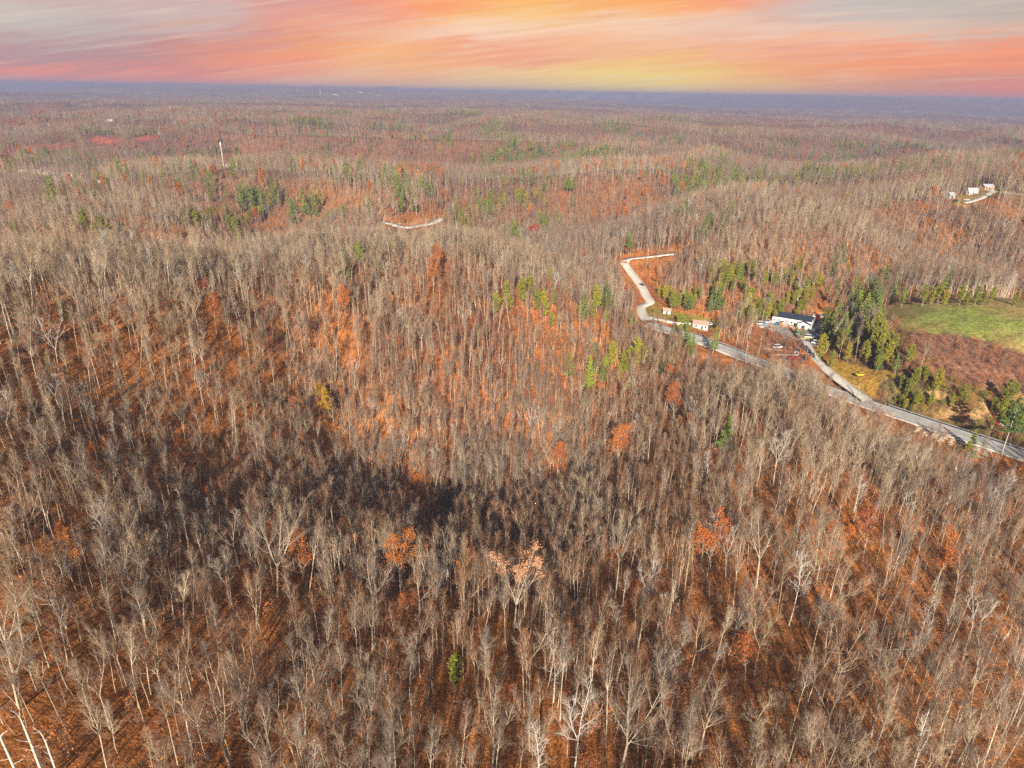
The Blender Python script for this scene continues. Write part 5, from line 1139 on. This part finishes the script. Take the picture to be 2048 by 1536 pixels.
guard(iA, iB, side_near*(hw-.55), 'grey guard rail along the near edge of the road'); guard(int(np.argmin(np.abs(uR-1772))), iB, -side_near*(hw-.55), 'grey guard rail along the far edge of the road')
iC = int(np.argmin(np.abs(uR-1385))); iD = int(np.argmin(np.abs(uR-1500)))
guard(iC, iD, -side_near*(hw-.55), 'grey guard rail on the far side of the road below the salmon-roofed house')
# rock fill under the near edge of the road
rk = MB(); rr = random.Random(5)
for k in range(900):
    i = rr.randint(int(np.argmin(np.abs(uR-1860))), min(int(np.argmin(np.abs(uR-1990))), len(c_)-1)); of = side_near*(hw+.4+rr.random()**1.3*4.5); p = c_[i]+nn_[i]*of+np.array([rr.uniform(-1, 1), rr.uniform(-1, 1)]); s = rr.uniform(.2, .6)
    z0 = hz(p[0], p[1]); ax = [(-1,0,0),(0,-1,0),(1,0,0),(0,1,0)]; V = [(p[0]+a[0]*s*rr.uniform(.7,1.2), p[1]+a[1]*s*rr.uniform(.7,1.2), z0+rr.uniform(-.1,.25)*s) for a in ax]+[(p[0]+rr.uniform(-.3,.3)*s, p[1]+rr.uniform(-.3,.3)*s, z0+s*rr.uniform(.5,.9))]
    rk.add(V, [(0,1,4),(1,2,4),(2,3,4),(3,0,4)])
tag(obj('rock_fill', rk.mesh('rock_fill', [M['rock']])), 'tan broken rock spilled down the bank under the road', 'rocks', None, 'stuff')
# fallen logs and brush piles
def log(u, v, L_, r, rz, label, pale=True):
    p = march(u, v, 0, h); z0 = hz(p[0], p[1]); x2_, y2_ = p[0]+math.cos(rz)*L_/2, p[1]+math.sin(rz)*L_/2; x1_, y1_ = 2*p[0]-x2_, 2*p[1]-y2_
    T = TB(); rng = np.random.default_rng(int(u)); t = np.linspace(0, 1, 7)[:, None]; P = np.array([x1_, y1_, hz(x1_, y1_)+.35])*(1-t)+np.array([x2_, y2_, hz(x2_, y2_)+.35])*t; P = P+rng.normal(size=P.shape)*.08-[p[0], p[1], z0]
    T.tube(P, np.linspace(r, r*.45, 7), 7, 0)
    for k in range(6):
        q, d = along(P, rng.uniform(.45, .98)); B, _ = path(rng, q, side(rng, d, R(50), rng.uniform(.3, 2.8)), rng.uniform(1, 2.6), 2, .1, .1); T.tube(B, [.07, .04, 0.0], 3, 0)
    o = obj('fallen_log', T.mesh('fallen_log', [M['pale_bark'] if pale else M['bark']]), loc=(p[0], p[1], z0)); tag(o, label, 'log')
log(1785, 1300, 9, .24, .15, 'pale fallen log lying across the lower right slope', False); log(1690, 1310, 7, .16, -.1, 'thin fallen log left of the bigger one on the lower right slope', False)
log(690, 1170, 8, .16, 2.2, 'leaning dead trunk fallen at an angle left of the golden-orange tree'); log(1570, 712, 14, .25, -.35, 'long pale log in the junkyard clearing'); log(1545, 700, 9, .2, 2.6, 'shorter pale log crossing the junkyard clearing')
log(700, 850, 10, .2, 1.2, 'fallen trunk in the dark hollow right of the vine-hung tree')
# junk heaps by the workshop
for j, (u, v, lb) in enumerate([(1575,652,'heap of tan lumber and scrap before the workshop'),(1590,657,'heap of pale scrap in the middle of the lot'),(1602,706,'heap of mixed scrap left of the driveway')]):
    p = march(u, v, 0, h); z0 = hz(p[0], p[1]); rr = random.Random(j); mb = MB()
    for k in range(16):
        x, y = rr.gauss(0, 1.6), rr.gauss(0, 1.0); a, b, cc = rr.uniform(.3, 1.4), rr.uniform(.15, .5), rr.uniform(.1, .5); mb.box(x-a, x+a, y-b, y+b, -.1, cc+rr.random()*.5, rr.randint(0, 2))
    tag(obj('scrap_heap', mb.mesh('scrap_heap', [M['wood'], M['steel'], M['car_orange']]), loc=(p[0], p[1], z0)), lb, 'scrap heap', None)

# ------------------------------------------------------------------ air
def haze():
    mb = MB(); mb.box(-15600, 15600, -15600, 15600, -90, 192); me = mb.mesh('haze', [])
    m = bpy.data.materials.new('haze'); m.use_nodes = True; nt = m.node_tree; nt.nodes.clear()
    v = nt.nodes.new('ShaderNodeVolumePrincipled'); v.inputs['Color'].default_value = (0.31, 0.345, 0.55, 1); v.inputs['Density'].default_value = 0.00019; v.inputs['Anisotropy'].default_value = 0.0
    o = nt.nodes.new('ShaderNodeOutputMaterial'); nt.links.new(v.outputs[0], o.inputs['Volume']); me.materials.append(m)
    ob = obj('haze', me); tag(ob, kind='stuff')
haze()
